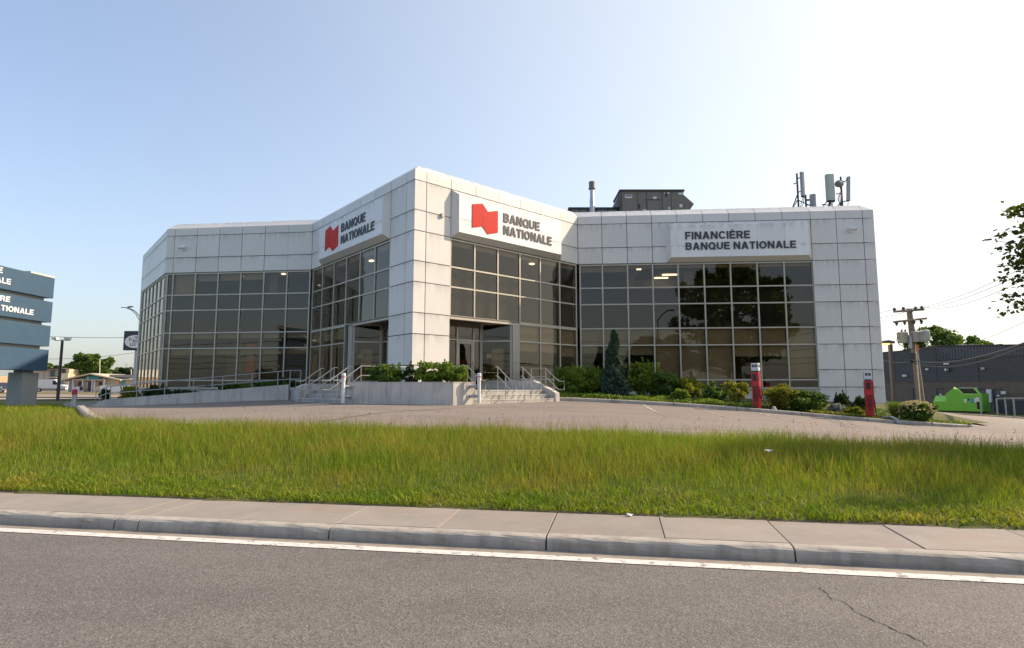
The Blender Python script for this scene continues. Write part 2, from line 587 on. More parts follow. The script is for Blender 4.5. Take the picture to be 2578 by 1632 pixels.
def link(name, me, parent=None, **props):
    ob = bpy.data.objects.new(name, me)
    COL.objects.link(ob)
    if parent is not None:
        ob.parent = parent
        ORIG[ob.name] = ORIG.get(parent.name, Vector((0, 0, 0)))
    for k, v in props.items():
        ob[k] = v
    return ob

def thing(name, label, cat, loc=(0, 0, 0), group=None):
    ob = bpy.data.objects.new(name, None)
    COL.objects.link(ob)
    ob.empty_display_size = .3
    ob.location = loc
    ob['label'] = label
    ob['category'] = cat
    if group:
        ob['group'] = group
    ORIG[ob.name] = Vector(loc)
    return ob

def copy_thing(src, loc, rz=0, label=None):
    c = src.copy()
    COL.objects.link(c)
    c.location = loc
    c.rotation_euler = (0, 0, rz)
    if label:
        c['label'] = label
    for ch in list(src.children):
        d = ch.copy()
        COL.objects.link(d)
        d.parent = c
        for g in list(ch.children):
            e = g.copy()
            COL.objects.link(e)
            e.parent = d
    return c

class Wall:
    """upright wall line seen from outside: s runs along it, o stands out from it"""
    def __init__(w, a, b):
        w.a, w.b = Vector((a[0], a[1], 0)), Vector((b[0], b[1], 0))
        w.L = (w.b - w.a).length
        w.d = (w.b - w.a).normalized()
        w.n = Vector((w.d.y, -w.d.x, 0))
        w.ang = math.atan2(w.d.y, w.d.x)

    def at(w, s, o, z):
        p = w.a + w.d * s + w.n * o
        return Vector((p.x, p.y, z))

_tile_cache = {}

def tile_mesh(name, w, h, t, mt, ch=.006):
    key = (name, round(w, 3), round(h, 3), round(t, 3), mt.name)
    if key in _tile_cache:
        return _tile_cache[key]
    v = [(0, 0, 0), (w, 0, 0), (w, 0, h), (0, 0, h),
         (0, -t + ch, 0), (w, -t + ch, 0), (w, -t + ch, h), (0, -t + ch, h),
         (ch, -t, ch), (w - ch, -t, ch), (w - ch, -t, h - ch), (ch, -t, h - ch)]
    f = [(0, 3, 2, 1), (0, 1, 5, 4), (1, 2, 6, 5), (2, 3, 7, 6), (3, 0, 4, 7),
         (4, 5, 9, 8), (5, 6, 10, 9), (6, 7, 11, 10), (7, 4, 8, 11), (8, 9, 10, 11)]
    me = bpy.data.meshes.new(name)
    me.from_pydata(v, [], f)
    me.materials.append(mt)
    me.update()
    _tile_cache[key] = me
    return me

def tile(W, s0, s1, o, z0, z1, t, name, mt, parent, ch=.006, **props):
    """a flat piece on wall W, back face at offset o, thickness t outwards"""
    me = tile_mesh(name, s1 - s0, z1 - z0, t, mt, ch)
    ob = link(name, me, parent, **props)
    ob.location = W.at(s0, o, z0) - ORIG[parent.name]
    ob.rotation_euler = (0, 0, W.ang)
    return ob

# bold grotesque capitals drawn as strokes in a box one unit high
def _arc(cx, cy, rx, ry, a0, a1, n=14):
    return [(cx + rx * math.cos(math.radians(a0 + (a1 - a0) * i / n)), cy + ry * math.sin(math.radians(a0 + (a1 - a0) * i / n))) for i in range(n + 1)]
SW = .19
_h = SW / 2
GLYPH = {
    'I': (.19, [[(_h, 0), (_h, 1)]], []),
    'L': (.58, [[(_h, 0), (_h, 1)], [(SW, _h), (.58, _h)]], []),
    'E': (.62, [[(_h, 0), (_h, 1)], [(SW, _h), (.62, _h)], [(SW, .51), (.57, .51)], [(SW, 1 - _h), (.62, 1 - _h)]], []),
    'F': (.58, [[(_h, 0), (_h, 1)], [(SW, .49), (.53, .49)], [(SW, 1 - _h), (.58, 1 - _h)]], []),
    'T': (.64, [[(0, 1 - _h), (.64, 1 - _h)], [(.32, 0), (.32, 1 - SW)]], []),
    'N': (.73, [[(_h, 0), (_h, 1)], [(.73 - _h, 0), (.73 - _h, 1)]], [[(.0, 1), (.215, 1), (.73, 0), (.515, 0)]]),
    'A': (.78, [[(.20, .30), (.58, .30)]], [[(0, 0), (.205, 0), (.485, 1), (.28, 1)], [(.78, 0), (.575, 0), (.295, 1), (.50, 1)]]),
    'B': (.68, [[(_h, 0), (_h, 1)], [(SW, 1 - _h), (.40, 1 - _h)] + _arc(.40, .72, .185, .185, 90, -90, 10)[1:] + [(SW, .535)], [(SW, .53), (.42, .53)] + _arc(.42, .3125, .165, .2175, 90, -90, 10)[1:] + [(SW, _h)]], []),
    'R': (.70, [[(_h, 0), (_h, 1)], [(SW, 1 - _h), (.41, 1 - _h)] + _arc(.41, .68, .185, .225, 90, -90, 10)[1:] + [(SW, .455)]], [[(.34, .43), (.55, .43), (.72, 0), (.49, 0)]]),
    'U': (.70, [[(_h, 1), (_h, .36)] + _arc(.35, .36, .35 - _h, .36 - _h - .015, 180, 360, 14)[1:] + [(.70 - _h, 1)]], []),
    'O': (.80, [_arc(.40, .5, .40 - _h, .51 - _h, 0, 360, 28)], []),
    'Q': (.80, [_arc(.40, .5, .40 - _h, .51 - _h, 0, 360, 28)], [[(.44, .30), (.55, .40), (.82, .02), (.70, -.08)]]),
    'C': (.74, [_arc(.39, .5, .39 - _h, .51 - _h, 38, 322, 24)], []),
    'X': (.70, [], [[(0, 0), (.22, 0), (.70, 1), (.48, 1)], [(.70, 0), (.48, 0), (0, 1), (.22, 1)]]),
    '\u00c8': (.62, [[(_h, 0), (_h, 1)], [(SW, _h), (.62, _h)], [(SW, .51), (.57, .51)], [(SW, 1 - _h), (.62, 1 - _h)]], [[(.22, 1.20), (.36, 1.20), (.42, 1.06), (.28, 1.06)]]),
}

def _thick(path, w):
    P = [np.array(p, float) for p in path]
    n = len(P)
    closed = np.linalg.norm(P[0] - P[-1]) < 1e-6
    L, Rr = [], []
    for i in range(n):
        if closed and i in (0, n - 1):
            d0, d1 = P[n - 1] - P[n - 2], P[1] - P[0]
        else:
            d0 = P[i] - P[i - 1] if i > 0 else P[1] - P[0]
            d1 = P[i + 1] - P[i] if i < n - 1 else P[n - 1] - P[n - 2]
        d0, d1 = d0 / np.linalg.norm(d0), d1 / np.linalg.norm(d1)
        t = (d0 + d1) / np.linalg.norm(d0 + d1)
        nn = np.array([-t[1], t[0]])
        k = w / 2 / max(.5, nn @ np.array([-d0[1], d0[0]]))
        L.append(P[i] + nn * k)
        Rr.append(P[i] - nn * k)
    return L, Rr

def lettering(body, org, d, up, n, width, height, depth, mt, parent, bold=0, cap=None):
    """raised capitals filling width x height from org (lower left) along d and up, standing out along n"""
    x, polys = 0, []
    for ch in body:
        if ch == ' ':
            x += .30
            continue
        w, paths, quadsl = GLYPH[ch]
        k = 0
        for p in paths:
            L, Rr = _thick(p, SW)
            for i in range(len(L) - 1):
                polys.append(([L[i], L[i + 1], Rr[i + 1], Rr[i]], x, k))
            k += 1
        for q in quadsl:
            polys.append(([np.array(v) for v in q], x, k))
            k += 1
        x += w + .115
    x -= .115
    org, d, up, n = (Vector(q) for q in (org, d, up, n))
    mb = MB()
    for q, ox, k in polys:
        pts = [org + d * ((v[0] + ox) / x * width) + up * (v[1] * height) for v in q]
        mb.slabpoly(pts, n * (depth + .0013 * k))
    return mb.build('lettering', mt, parent)

def wave_line(a, b, sag, n=24):
    a, b = Vector(a), Vector(b)
    return [a.lerp(b, t) - Vector((0, 0, sag * 4 * t * (1 - t))) for t in [i / n for i in range(n + 1)]]

# ------------------------------------------------------------------ leaves, trees, shrubs
def leaf_mesh(name, P, size, mt, flat=.0, aspect=1.6, up=None):
    """one small pointed quad per point"""
    n = len(P)
    P = np.asarray(P, float)
    d = rng.normal(size=(n, 3))
    if up is not None:
        d = d * (1 - up) + np.array([0, 0, 1.6]) * up
    d[:, 2] *= (1 - flat)
    d /= np.linalg.norm(d, axis=1)[:, None] + 1e-9
    q = rng.normal(size=(n, 3))
    q -= (q * d).sum(1)[:, None] * d
    q /= np.linalg.norm(q, axis=1)[:, None] + 1e-9
    sz = (size * rng.uniform(.6, 1.35, n))[:, None]
    a = P - d * sz * .5 * aspect
    b = P + q * sz * .5 - d * sz * .08
    c = P + d * sz * .5 * aspect
    e = P - q * sz * .5 - d * sz * .08
    V = np.stack([a, b, c, e], 1).reshape(-1, 3)
    return quads(name, V, mt)

def quads(name, V, mt):
    nv = len(V)
    nf = nv // 4
    me = bpy.data.meshes.new(name)
    me.vertices.add(nv)
    me.vertices.foreach_set('co', np.ascontiguousarray(V, dtype=np.float32).ravel())
    me.loops.add(nv)
    me.loops.foreach_set('vertex_index', np.arange(nv, dtype=np.int32))
    me.polygons.add(nf)
    me.polygons.foreach_set('loop_start', np.arange(0, nv, 4, dtype=np.int32))
    me.materials.append(mt)
    me.update(calc_edges=True)
    return me

def clump_points(c, rad, n, clumps, crad, shell=.55, seed=None):
    """points gathered in clumps spread through an uneven ellipsoid"""
    c, rad = np.array(c, float), np.array(rad, float)
    d = rng.normal(size=(clumps, 3))
    d /= np.linalg.norm(d, axis=1)[:, None]
    r = shell + (1 - shell) * rng.random(clumps) ** .6
    r *= rng.uniform(.82, 1.12, clumps)
    cc = d * r[:, None]
    k = rng.integers(0, clumps, n)
    w = rng.normal(size=(n, 3))
    w /= np.linalg.norm(w, axis=1)[:, None]
    w *= (rng.random(n) ** .45)[:, None] * crad * rng.uniform(.6, 1.3, clumps)[k][:, None]
    return c + (cc[k] + w) * rad, c + cc * rad

def tree(name, label, base, h, crown_c, crown_r, leaves, leaf_size, mt, group=None, clumps=70, crad=.28, trunk_r=.22, cat='tree', limbs=9, lean=(0, 0)):
    t = thing(name, label, cat, base, group)
    B = Vector(base)
    C = Vector(crown_c)
    mb = MB()
    top = Vector((C.x + lean[0], C.y + lean[1], C.z + crown_r[2] * .35))
    mid = B.lerp(top, .5) + Vector((rng.normal() * .1, rng.normal() * .1, 0))
    mb.tube([B - Vector((0, 0, .2)), B + Vector((0, 0, .25)), mid, top], [trunk_r * 1.35, trunk_r, trunk_r * .7, trunk_r * .15], 10)
    pts, cc = clump_points(crown_c, crown_r, leaves, clumps, crad)
    for i in range(limbs):
        e = Vector(cc[i])
        s0 = B.lerp(top, .42 + .5 * i / limbs)
        m2 = s0.lerp(e, .5) + Vector((0, 0, .12 * (e - s0).length))
        mb.tube([s0, m2, e], [trunk_r * .38, trunk_r * .22, trunk_r * .05], 6)
    mb.build('trunk', M['bark'], t, smooth=True)
    me = leaf_mesh('crown', pts - np.array(base), leaf_size, mt)
    link('crown', me, t, kind='stuff')
    return t

def shrub(name, label, base, rad, leaves, leaf_size, mt, group=None, clumps=26, crad=.36, up=None, spikes=0, cat='shrub', lift=.0, shell=.45, aspect=1.6):
    """low bush: base is its foot, rad its half width, half depth and full height"""
    t = thing(name, label, cat, base, group)
    B = np.array(base, float)
    hz = rad[2] / 2
    c = B + np.array([0, 0, hz + lift])
    pts, cc = clump_points(c, (rad[0] * .86, rad[1] * .86, hz * .86), leaves, clumps, crad, shell)
    pts[:, 2] = np.maximum(pts[:, 2], B[2] + .02)
    if spikes:
        i = rng.integers(0, clumps, spikes)
        tip = cc[i] + rng.normal(size=(spikes, 3)) * np.array(rad) * .12
        tip[:, 2] = np.maximum(tip[:, 2], c[2] + hz * .5)
        k = 9
        ext = (tip[:, None, :] + np.array([0, 0, 1.0]) * (np.linspace(0, .24, k) * rad[2])[None, :, None]).reshape(-1, 3)
        ext += rng.normal(size=ext.shape) * .018
        pts = np.concatenate([pts, ext])
    mb = MB()
    for i in range(min(9, clumps)):
        e = Vector(cc[i])
        b0 = Vector(base) + Vector((rng.uniform(-.2, .2) * rad[0], rng.uniform(-.2, .2) * rad[1], -.05))
        mb.tube([b0, b0.lerp(e, .5) + Vector((0, 0, .05)), e], [.016, .012, .005], 5)
    mb.build('stem', M['bark'], t)
    me = leaf_mesh('foliage', pts - B, leaf_size, mt, up=up, aspect=aspect)
    link('foliage', me, t, kind='stuff')
    return t

def blade_mesh(name, P, h, w, lean, mt, dry=None, bend=.5):
    """grass blades: two-piece tapering strips with a 'dry' value per blade"""
    n = len(P)
    yaw = rng.random(n) * 2 * np.pi
    la = rng.random(n) * 2 * np.pi
    side = np.stack([np.cos(yaw), np.sin(yaw), np.zeros(n)], 1) * (w / 2)[:, None]
    ln = np.stack([np.cos(la), np.sin(la), np.zeros(n)], 1) * (lean * h)[:, None]
    up = np.stack([np.zeros(n), np.zeros(n), h], 1)
    m = P + up * .55 + ln * .35
    tip = P + up * (1 - .25 * lean[:, None]) + ln * (1 + bend * 0)
    V = np.stack([P - side, P + side, m + side * .75, m - side * .75, tip], 1).reshape(-1, 3)
    me = bpy.data.meshes.new(name)
    me.vertices.add(5 * n)
    me.vertices.foreach_set('co', np.ascontiguousarray(V, dtype=np.float32).ravel())
    base = np.arange(n, dtype=np.int32)[:, None] * 5
    loops = np.concatenate([base + np.array([[0, 1, 2, 3]]), base + np.array([[3, 2, 4]])], 1).ravel().astype(np.int32)
    me.loops.add(7 * n)
    me.loops.foreach_set('vertex_index', loops)
    me.polygons.add(2 * n)
    st = (np.arange(n, dtype=np.int32)[:, None] * 7 + np.array([[0, 4]])).ravel().astype(np.int32)
    me.polygons.foreach_set('loop_start', st)
    me.materials.append(mt)
    me.update(calc_edges=True)
    if dry is not None:
        a = me.attributes.new('dry', 'FLOAT', 'POINT')
        dv = np.repeat(dry, 5).astype(np.float32)
        dv[4::5] = np.minimum(1, dv[4::5] * 1.6)
        a.data.foreach_set('value', dv)
    return me

# ------------------------------------------------------------------ lie of the land (metres, camera stands at the origin)
_ctl = [(x, 7.58 - .18 * x, .16) for x in (-60, -40, -25, -12, -6, 0, 6, 12, 25, 40, 60)]
_ctl += [(-20, 29.4, .71), (-10.57, 28.3, 1.07), (-15.3, 28.85, .90), (-6.07, 22, 1.05), (-2.09, 21.17, 1.02), (-3.8, 24.5, 1.10),
         (1.95, 24.9, 1.08), (2.1, 25.3, 1.08), (5.44, 24.9, .94), (7.37, 24.7, .835), (9.95, 24.4, .645), (12.46, 24.15, .44),
         (14.97, 23.9, .226), (17.5, 23.6, .08), (4, 31, 1.25), (11, 30.6, 1.0), (18.8, 30, .72), (-11, 32.8, 1.35), (-19, 33.6, 1.0),
         (-9.6, 13.9, .78), (-17, 20.5, .98), (-18.5, 25, .76), (-26, 34.7, .72), (-33, 43, .75), (-60, 80, .78), (-120, 120, .80),
         (-200, 200, .8), (0, 200, .8), (-30, 25, .8), (-25, 15, .62), (-45, 20, .6), (-100, 40, .7), (-5, 13.5, .74), (0, 13, .70),
         (5, 12.1, .58), (9.65, 11.2, .44), (15, 10.2, .33), (0, 18, .88), (8, 18, .58), (-10, 20, .88), (14, 16, .25),
         (25, 20, -.05), (32, 37, -.30), (32, 44, -.28), (36, 52, -.38), (42, 58, -.42), (25, 30, 0), (60, 60, -.5), (200, 150, -.5),
         (200, 60, -.5), (60, 20, -.3), (40, 15, -.05), (20, 60, 0), (-20, 60, .75)]
_cx = np.array(_ctl, float)

def _tps():
    P = _cx[:, :2] / 20
    n = len(P)
    d = np.linalg.norm(P[:, None] - P[None], axis=2)
    K = np.where(d > 0, d ** 2 * np.log(d + 1e-12), 0) + np.eye(n) * .004
    A = np.zeros((n + 3, n + 3))
    A[:n, :n] = K
    A[:n, n] = 1
    A[:n, n + 1:] = P
    A[n, :n] = 1
    A[n + 1:, :n] = P.T
    b = np.zeros(n + 3)
    b[:n] = _cx[:, 2]
    return P, np.linalg.solve(A, b)
_tp, _tw = _tps()

def H(x, y):
    """ground height"""
    x, y = np.broadcast_arrays(np.asarray(x, float), np.asarray(y, float))
    sh = x.shape
    q = np.stack([np.clip(x.ravel(), -190, 190), np.clip(y.ravel(), 2, 190)], 1) / 20
    out = np.empty(len(q))
    for i in range(0, len(q), 4000):
        d = np.linalg.norm(q[i:i + 4000, None] - _tp[None], axis=2)
        K = np.where(d > 0, d ** 2 * np.log(d + 1e-12), 0)
        out[i:i + 4000] = K @ _tw[:-3] + _tw[-3] + q[i:i + 4000] @ _tw[-2:]
    out = np.clip(out, -1.0, 1.6).reshape(sh)
    return float(out) if sh == () else out

ST, SN = np.array([.984, -.177]), np.array([.177, .984])    # along and across the street

def street(a, b):
    p = ST * a + SN * b
    return float(p[0]), float(p[1])

def bcoord(x, y):
    return x * SN[0] + y * SN[1]

def gridmesh(name, X, Y, Z, mt, **props):
    r, c = X.shape
    V = np.stack([X, Y, Z], 2).reshape(-1, 3)
    i = np.arange(r * c).reshape(r, c)
    F = np.stack([i[:-1, :-1], i[:-1, 1:], i[1:, 1:], i[1:, :-1]], 2).reshape(-1, 4)
    me = bpy.data.meshes.new(name)
    me.from_pydata(V.tolist(), [], F.tolist())
    me.materials.append(mt)
    me.polygons.foreach_set('use_smooth', [True] * len(F))
    me.update()
    return link(name, me, None, **props)

# ------------------------------------------------------------------ ground sheet
xs = np.concatenate([[-900, -600, -400, -250, -160, -110, -80, -62, -54], np.arange(-48, 48.1, .6), [54, 62, 80, 110, 160, 250, 400, 600, 900]])
ys = np.concatenate([[-900, -600, -400, -200, -100, -60, -40, -25, -15, -9, -5, -1, 2, 4], np.arange(5, 62, .55), [66, 74, 90, 120, 160, 220, 320, 500, 900]])
X, Y = np.meshgrid(xs, ys)
Z = H(X, Y)
B = bcoord(X, Y)
Z = np.where(B < 7.35, np.minimum(Z, -.09), Z)
Z = np.where(B < -7.4, .14, Z)
gridmesh('ground', X, Y, Z, M['turf'], kind='structure')

def strip(name, a0, a1, b0, b1, z, mt, step=2.0, **props):
    n = max(1, int((a1 - a0) / step))
    mb = MB()
    for i in range(n):
        u0, u1 = a0 + (a1 - a0) * i / n, a0 + (a1 - a0) * (i + 1) / n
        mb.add([(*street(u0, b0), z), (*street(u1, b0), z), (*street(u1, b1), z), (*street(u0, b1), z)], [(0, 1, 2, 3)])
    return mb.build(name, mt, **props)

strip('road', -300, 300, -6.6, 6.36, 0, M['road'], 10, kind='structure')
strip('road_marking', -150, 150, 6.01, 6.165, .006, M['paint'], 3, kind='structure')
strip('centre_marking', -150, 150, -.20, -.08, .006, M['stall'], 3, kind='structure')
strip('gutter', -150, 150, 6.175, 6.36, .004, M['gutter'], 3, kind='structure')
strip('far_sidewalk', -200, 200, -8.4, -6.6, .15, M['far_walk'], 10, kind='structure')

# cracks wandering over the road surface
def crack(p0, p1, wob, w, seed, n=34):
    r = np.random.default_rng(seed)
    a, b = np.array(p0), np.array(p1)
    t = np.linspace(0, 1, n)
    line = a + (b - a) * t[:, None]
    dirn = (b - a) / np.linalg.norm(b - a)
    nn = np.array([-dirn[1], dirn[0]])
    off = np.cumsum(r.normal(size=n)) * wob
    off -= off[0] + (off[-1] - off[0]) * t
    line = line + nn * off[:, None]
    ww = w * r.uniform(.35, 1.3, n)
    ww[0] = ww[-1] = .0008
    mb = MB()
    for i in range(n - 1):
        q = [line[i] - nn * ww[i], line[i + 1] - nn * ww[i + 1], line[i + 1] + nn * ww[i + 1], line[i] + nn * ww[i]]
        mb.add([(p[0], p[1], .004) for p in q], [(0, 1, 2, 3)])
    return mb
mb = crack((2.62, 5.25), (2.72, 3.62), .016, .0045, 3, 44)
for f in (crack((2.58, 3.75), (2.50, 3.45), .012, .004, 5, 14), crack((2.50, 3.45), (2.62, 3.15), .012, .004, 6, 14)):
    mb.add(f.v, f.f)
mb.build('road_crack', M['crack'], kind='structure')

# pavement: cast slabs with open joints, and a kerb of cast lengths
bed = strip('sidewalk', -60, 60, 6.40, 7.50, .085, M['dirt'], 4, kind='structure')
ORIG[bed.name] = Vector((0, 0, 0))
JA = [-.784 + 2.43 * k for k in range(-9, 10)]
ja = sorted(JA + [-5.97])

def slab_piece(a0, a1, b0, b1, z0, zl, zr, g0, g1):
    mb = MB()
    A0, A1 = a0 + g0, a1 - g1
    c = .005
    P = lambda a, b, z: (*street(a, b), z)
    lo = [P(A0, b0, z0), P(A1, b0, z0), P(A1, b1, z0), P(A0, b1, z0)]
    md = [P(A0, b0, zl - c), P(A1, b0, zl - c), P(A1, b1, zr - c), P(A0, b1, zr - c)]
    tp = [P(A0 + c, b0 + .001, zl), P(A1 - c, b0 + .001, zl), P(A1 - c, b1 - c, zr), P(A0 + c, b1 - c, zr)]
    f = [(3, 2, 1, 0)]
    for o in (0, 4):
        f += [(o + i, o + (i + 1) % 4, o + 4 + (i + 1) % 4, o + 4 + i) for i in range(4)]
    f.append((8, 9, 10, 11))
    mb.add(lo + md + tp, f)
    return mb

cuts = []
for i in range(len(ja) - 1):
    a, b = ja[i], ja[i + 1]
    cuts.append((a, .006))
    if b - a > 1.5:
        cuts.append(((a + b) / 2, .0035))
cuts.append((ja[-1], .006))
for (a, ga), (b, gb) in zip(cuts[:-1], cuts[1:]):
    lift = random.uniform(-.004, .004)
    slab_piece(a, b, 6.508, 7.46, .07, .141 + lift, .158 + lift, ga, gb).build('slab', M['walk_c'], bed)
PROF = [(6.345, -.05), (6.340, .05), (6.343, .088), (6.356, .114), (6.378, .130), (6.41, .138), (6.504, .141), (6.504, -.05)]
for a, b in zip(ja[:-1], ja[1:]):
    n = max(2, int((b - a) / .16))
    mb = MB()
    vs, fs = [], []
    k = len(PROF)
    for i in range(n + 1):
        u = a + .009 + (b - a - .018) * i / n
        e = 1.0 if 0 < i < n else 0
        for j, (bb, z) in enumerate(PROF):
            jit = random.uniform(-.006, .006) * e if 1 <= j <= 5 else 0
            shr = (.012 if (i == 0 or i == n) and 1 <= j <= 5 else 0)
            vs.append((*street(u, bb + jit + shr), z + (random.uniform(-.004, .003) * e if 2 <= j <= 5 else 0) - shr * .5))
    for i in range(n):
        for j in range(k - 1):
            fs.append((i * k + j, i * k + j + 1, (i + 1) * k + j + 1, (i + 1) * k + j))
    fs.append(tuple(range(k)))
    fs.append(tuple(n * k + j for j in range(k - 1, -1, -1)))
    mb.add(vs, [f[::-1] for f in fs])
    mb.build('kerb_stone', M['kerb_c'], bed)
strip('verge', -60, 60, 7.455, 7.62, .150, M['dirt'], 2, kind='structure')

# ------------------------------------------------------------------ parking lot
_nx = [-26, -18.3, -10.6, -9.6, -8.2, -6, 0, 5, 9.65, 16, 26, 45]
_ny = [34.6, 24.9, 15.2, 14.25, 13.95, 13.75, 13.0, 12.1, 11.2, 9.9, 7.9, 6.0]
_fx = [-26, -18, -10, 3, 18, 19.5, 27, 32, 33, 45]
_fy = [34.8, 36, 34, 31, 31, 44, 46, 45, 37, 34]
near = lambda x: np.interp(x, _nx, _ny)
far = lambda x: np.interp(x, _fx, _fy)
xx = np.arange(-26, 45.01, .5)
tt = np.linspace(0, 1, 46)
X = np.repeat(xx[None], len(tt), 0)
Y = near(xx)[None] + (far(xx) - near(xx))[None] * tt[:, None]
LOTZ = .045
gridmesh('parking_lot', X, Y, H(X, Y) + LOTZ, M['lot'], kind='structure')

def ribbon(mb, pts, w, dz, n=10):
    """flat stripe following the ground"""
    for (x0, y0), (x1, y1) in zip(pts[:-1], pts[1:]):
        d = np.array([x1 - x0, y1 - y0])
        L = np.linalg.norm(d)
        nn = np.array([-d[1], d[0]]) / L * w / 2
        k = max(1, int(L / .25))
        for i in range(k):
            a = np.array([x0, y0]) + d * i / k
            b = np.array([x0, y0]) + d * (i + 1) / k
            q = [a - nn, b - nn, b + nn, a + nn]
            mb.add([(p[0], p[1], H(p[0], p[1]) + dz) for p in q], [(0, 1, 2, 3)])
    return mb

def yk(x):
    return 25.3 - .107 * (x - 2)
mb = MB()
for x in (5.44, 7.62, 9.95, 12.46, 14.97):
    ribbon(mb, [(x, yk(x) - .05), (x - .55, yk(x) - 4.9)], .10, LOTZ + .008)
mb.build('stall_marking', M['stall'], kind='structure')
# repaired seams in the lot surface
mb = MB()
ribbon(mb, [(-4.6, 14.6), (-3.7, 17.2), (-1.9, 19.6), (.3, 21.0)], .055, LOTZ + .005)
ribbon(mb, [(3.5, 14.0), (9.0, 13.5), (14.5, 13.3)], .03, LOTZ + .005)
ribbon(mb, [(10.5, 15.4), (15, 15.6), (21, 17.2)], .03, LOTZ + .005)
mb.build('lot_seam', M['crack'], kind='structure')

# kerb round the planting bed, in cast lengths, with its tapered tail
bedk = thing('bed_kerb', 'low pale concrete kerb edging the planting bed beside the parking lot', 'kerb', (9, yk(9), H(9, yk(9))))
kx = [1.95, 4.2, 6.7, 9.2, 11.7, 14.2, 16.6]
for a, b in zip(kx[:-1], kx[1:]):
    mb = MB()
    n = 6
    vs, fs = [], []
    for i in range(n + 1):
        x = a + .012 + (b - a - .024) * i / n
        y = yk(x)
        z = H(x, y) + LOTZ
        for dy, dz in ((0, -.25), (.0, .10), (.02, .135), (.06, .15), (.20, .155), (.20, -.25)):
            vs.append((x, y + dy, z + dz))
    for i in range(n):
        for j in range(5):
            fs.append((i * 6 + j, (i + 1) * 6 + j, (i + 1) * 6 + j + 1, i * 6 + j + 1))
    fs += [(5, 4, 3, 2, 1, 0), tuple(n * 6 + j for j in range(6))]
    mb.add(vs, fs)
    mb.build('kerb_stone', M['kerb_c'], bedk)
mb = MB()
tail = [(16.62, yk(16.62), .15), (17.5, 23.64, .13), (18.2, 23.75, .10), (18.7, 24.05, .04), (18.9, 24.35, .0)]
vs, fs = [], []
for x, y, h in tail:
    z = H(x, y) + LOTZ
    nx, ny = .08, .2
    for q in ((0, 0, -.25), (0, 0, h * .7), (nx * .4, ny * .3, h), (nx, ny, h), (nx, ny, -.25)):
        vs.append((x + q[0], y + q[1], z + q[2]))
for i in range(len(tail) - 1):
    for j in range(4):
        fs.append((i * 5 + j, (i + 1) * 5 + j, (i + 1) * 5 + j + 1, i * 5 + j + 1))
fs += [(4, 3, 2, 1, 0), tuple((len(tail) - 1) * 5 + j for j in range(5))]
mb.add(vs, fs)
mb.build('kerb_end', M['kerb_c'], bedk, label='tapered end of the kerb')
xx = np.arange(1.9, 19.6, .45)
tt = np.linspace(0, 1, 14)
X = np.repeat(xx[None], len(tt), 0)
y0 = np.where(xx < 16.7, yk(xx) + .12, 23.75 + (xx - 16.7) * .25)
Y = y0[None] + (31.6 - y0)[None] * tt[:, None]
gridmesh('planting_bed', X, Y, H(X, Y) + LOTZ + .11, M['turf'], kind='structure')
# bed between the ramp and the left wing
xx = np.arange(-21, -9.9, .5)
X = np.repeat(xx[None], 8, 0)
y0 = 30.9 - .1157 * (xx + 20)
Y = y0[None] + (34.5 - y0)[None] * np.linspace(0, 1, 8)[:, None]
gridmesh('ramp_bed', X, Y, np.maximum(H(X, Y), np.interp(X, [-21, -10], [.95, 1.5])) + .05, M['soil'], kind='structure')

# kerb on the grass side of the lot entrance (left) and the far kerb on the right
def kerb_run(name, label, pts, h, w, inner):
    t = thing(name, label, 'kerb', (pts[0][0], pts[0][1], H(*pts[0][:2])))
    for (x0, y0), (x1, y1) in zip(pts[:-1], pts[1:]):
        d = Vector((x1 - x0, y1 - y0, 0))
        nn = Vector((-d.y, d.x, 0)).normalized() * w * inner
        d2 = d.normalized() * .01
        z0, z1 = H(x0, y0), H(x1, y1)
        a, b = Vector((x0, y0, z0 - .1)) + d2, Vector((x1, y1, z1 - .1)) - d2
        mb = MB()
        up = Vector((0, 0, .1 + h))
        c = nn * .25 + Vector((0, 0, 0))
        v = [a, b, b + nn, a + nn, a + up * .85, b + up * .85, b + nn + up, a + nn + up, a + c + up, b + c + up]
        mb.add(v, [(0, 1, 5, 4), (4, 5, 9, 8), (8, 9, 6, 7), (1, 2, 6, 9, 5), (2, 3, 7, 6), (3, 0, 4, 8, 7)])
        mb.build('kerb_stone', M['kerb_c'], t)
    return t
kerb_run('lot_kerb', 'worn curved concrete kerb between the tall grass and the lot beside the red-topped bollard',
         [(-18.6, 25.3), (-17.0, 23.2), (-15.2, 20.9), (-13.4, 18.6), (-11.9, 16.7), (-10.7, 15.25), (-9.7, 14.2), (-8.3, 13.85), (-6.4, 13.7)], .12, .22, 1)
kerb_run('lot_kerb', 'long grey kerb at the back of the lot in front of the green dumpster',
         [(30.6, 44.8), (31.9, 43.9), (32.3, 42), (32.4, 39.5), (32.5, 37), (32.8, 34), (33.5, 31), (34.5, 28)], .14, .25, -1)
kerb_run('lot_kerb', 'thin pale kerb at the far edge of the lot left of the ramp',
         [(-25.9, 34.7), (-24.9, 35.6), (-23.6, 36.2), (-22.0, 36.6)], .10, .2, 1)

# streets and verges beyond the lot on the left
def flat(name, x0, x1, y0, y1, dz, mt, n=14):
    xx = np.linspace(x0, x1, n)
    X = np.repeat(xx[None], 6, 0)
    Y = np.repeat(np.linspace(y0, y1, 6)[:, None], n, 1)
    gridmesh(name, X, Y, H(X, Y) + dz, mt, kind='structure')
flat('side_walkway', -140, -27, 44.5, 50, .06, M['far_walk'])
flat('side_street', -160, -28, 57, 80, .06, M['far_road'])
flat('island_verge', -150, -62, 52, 56.5, .05, M['dry_grass'])
flat('far_verge', -160, -30, 84, 108, .05, M['dry_grass'])
flat('far_forecourt', -190, -40, 111, 150, .06, M['far_road'])

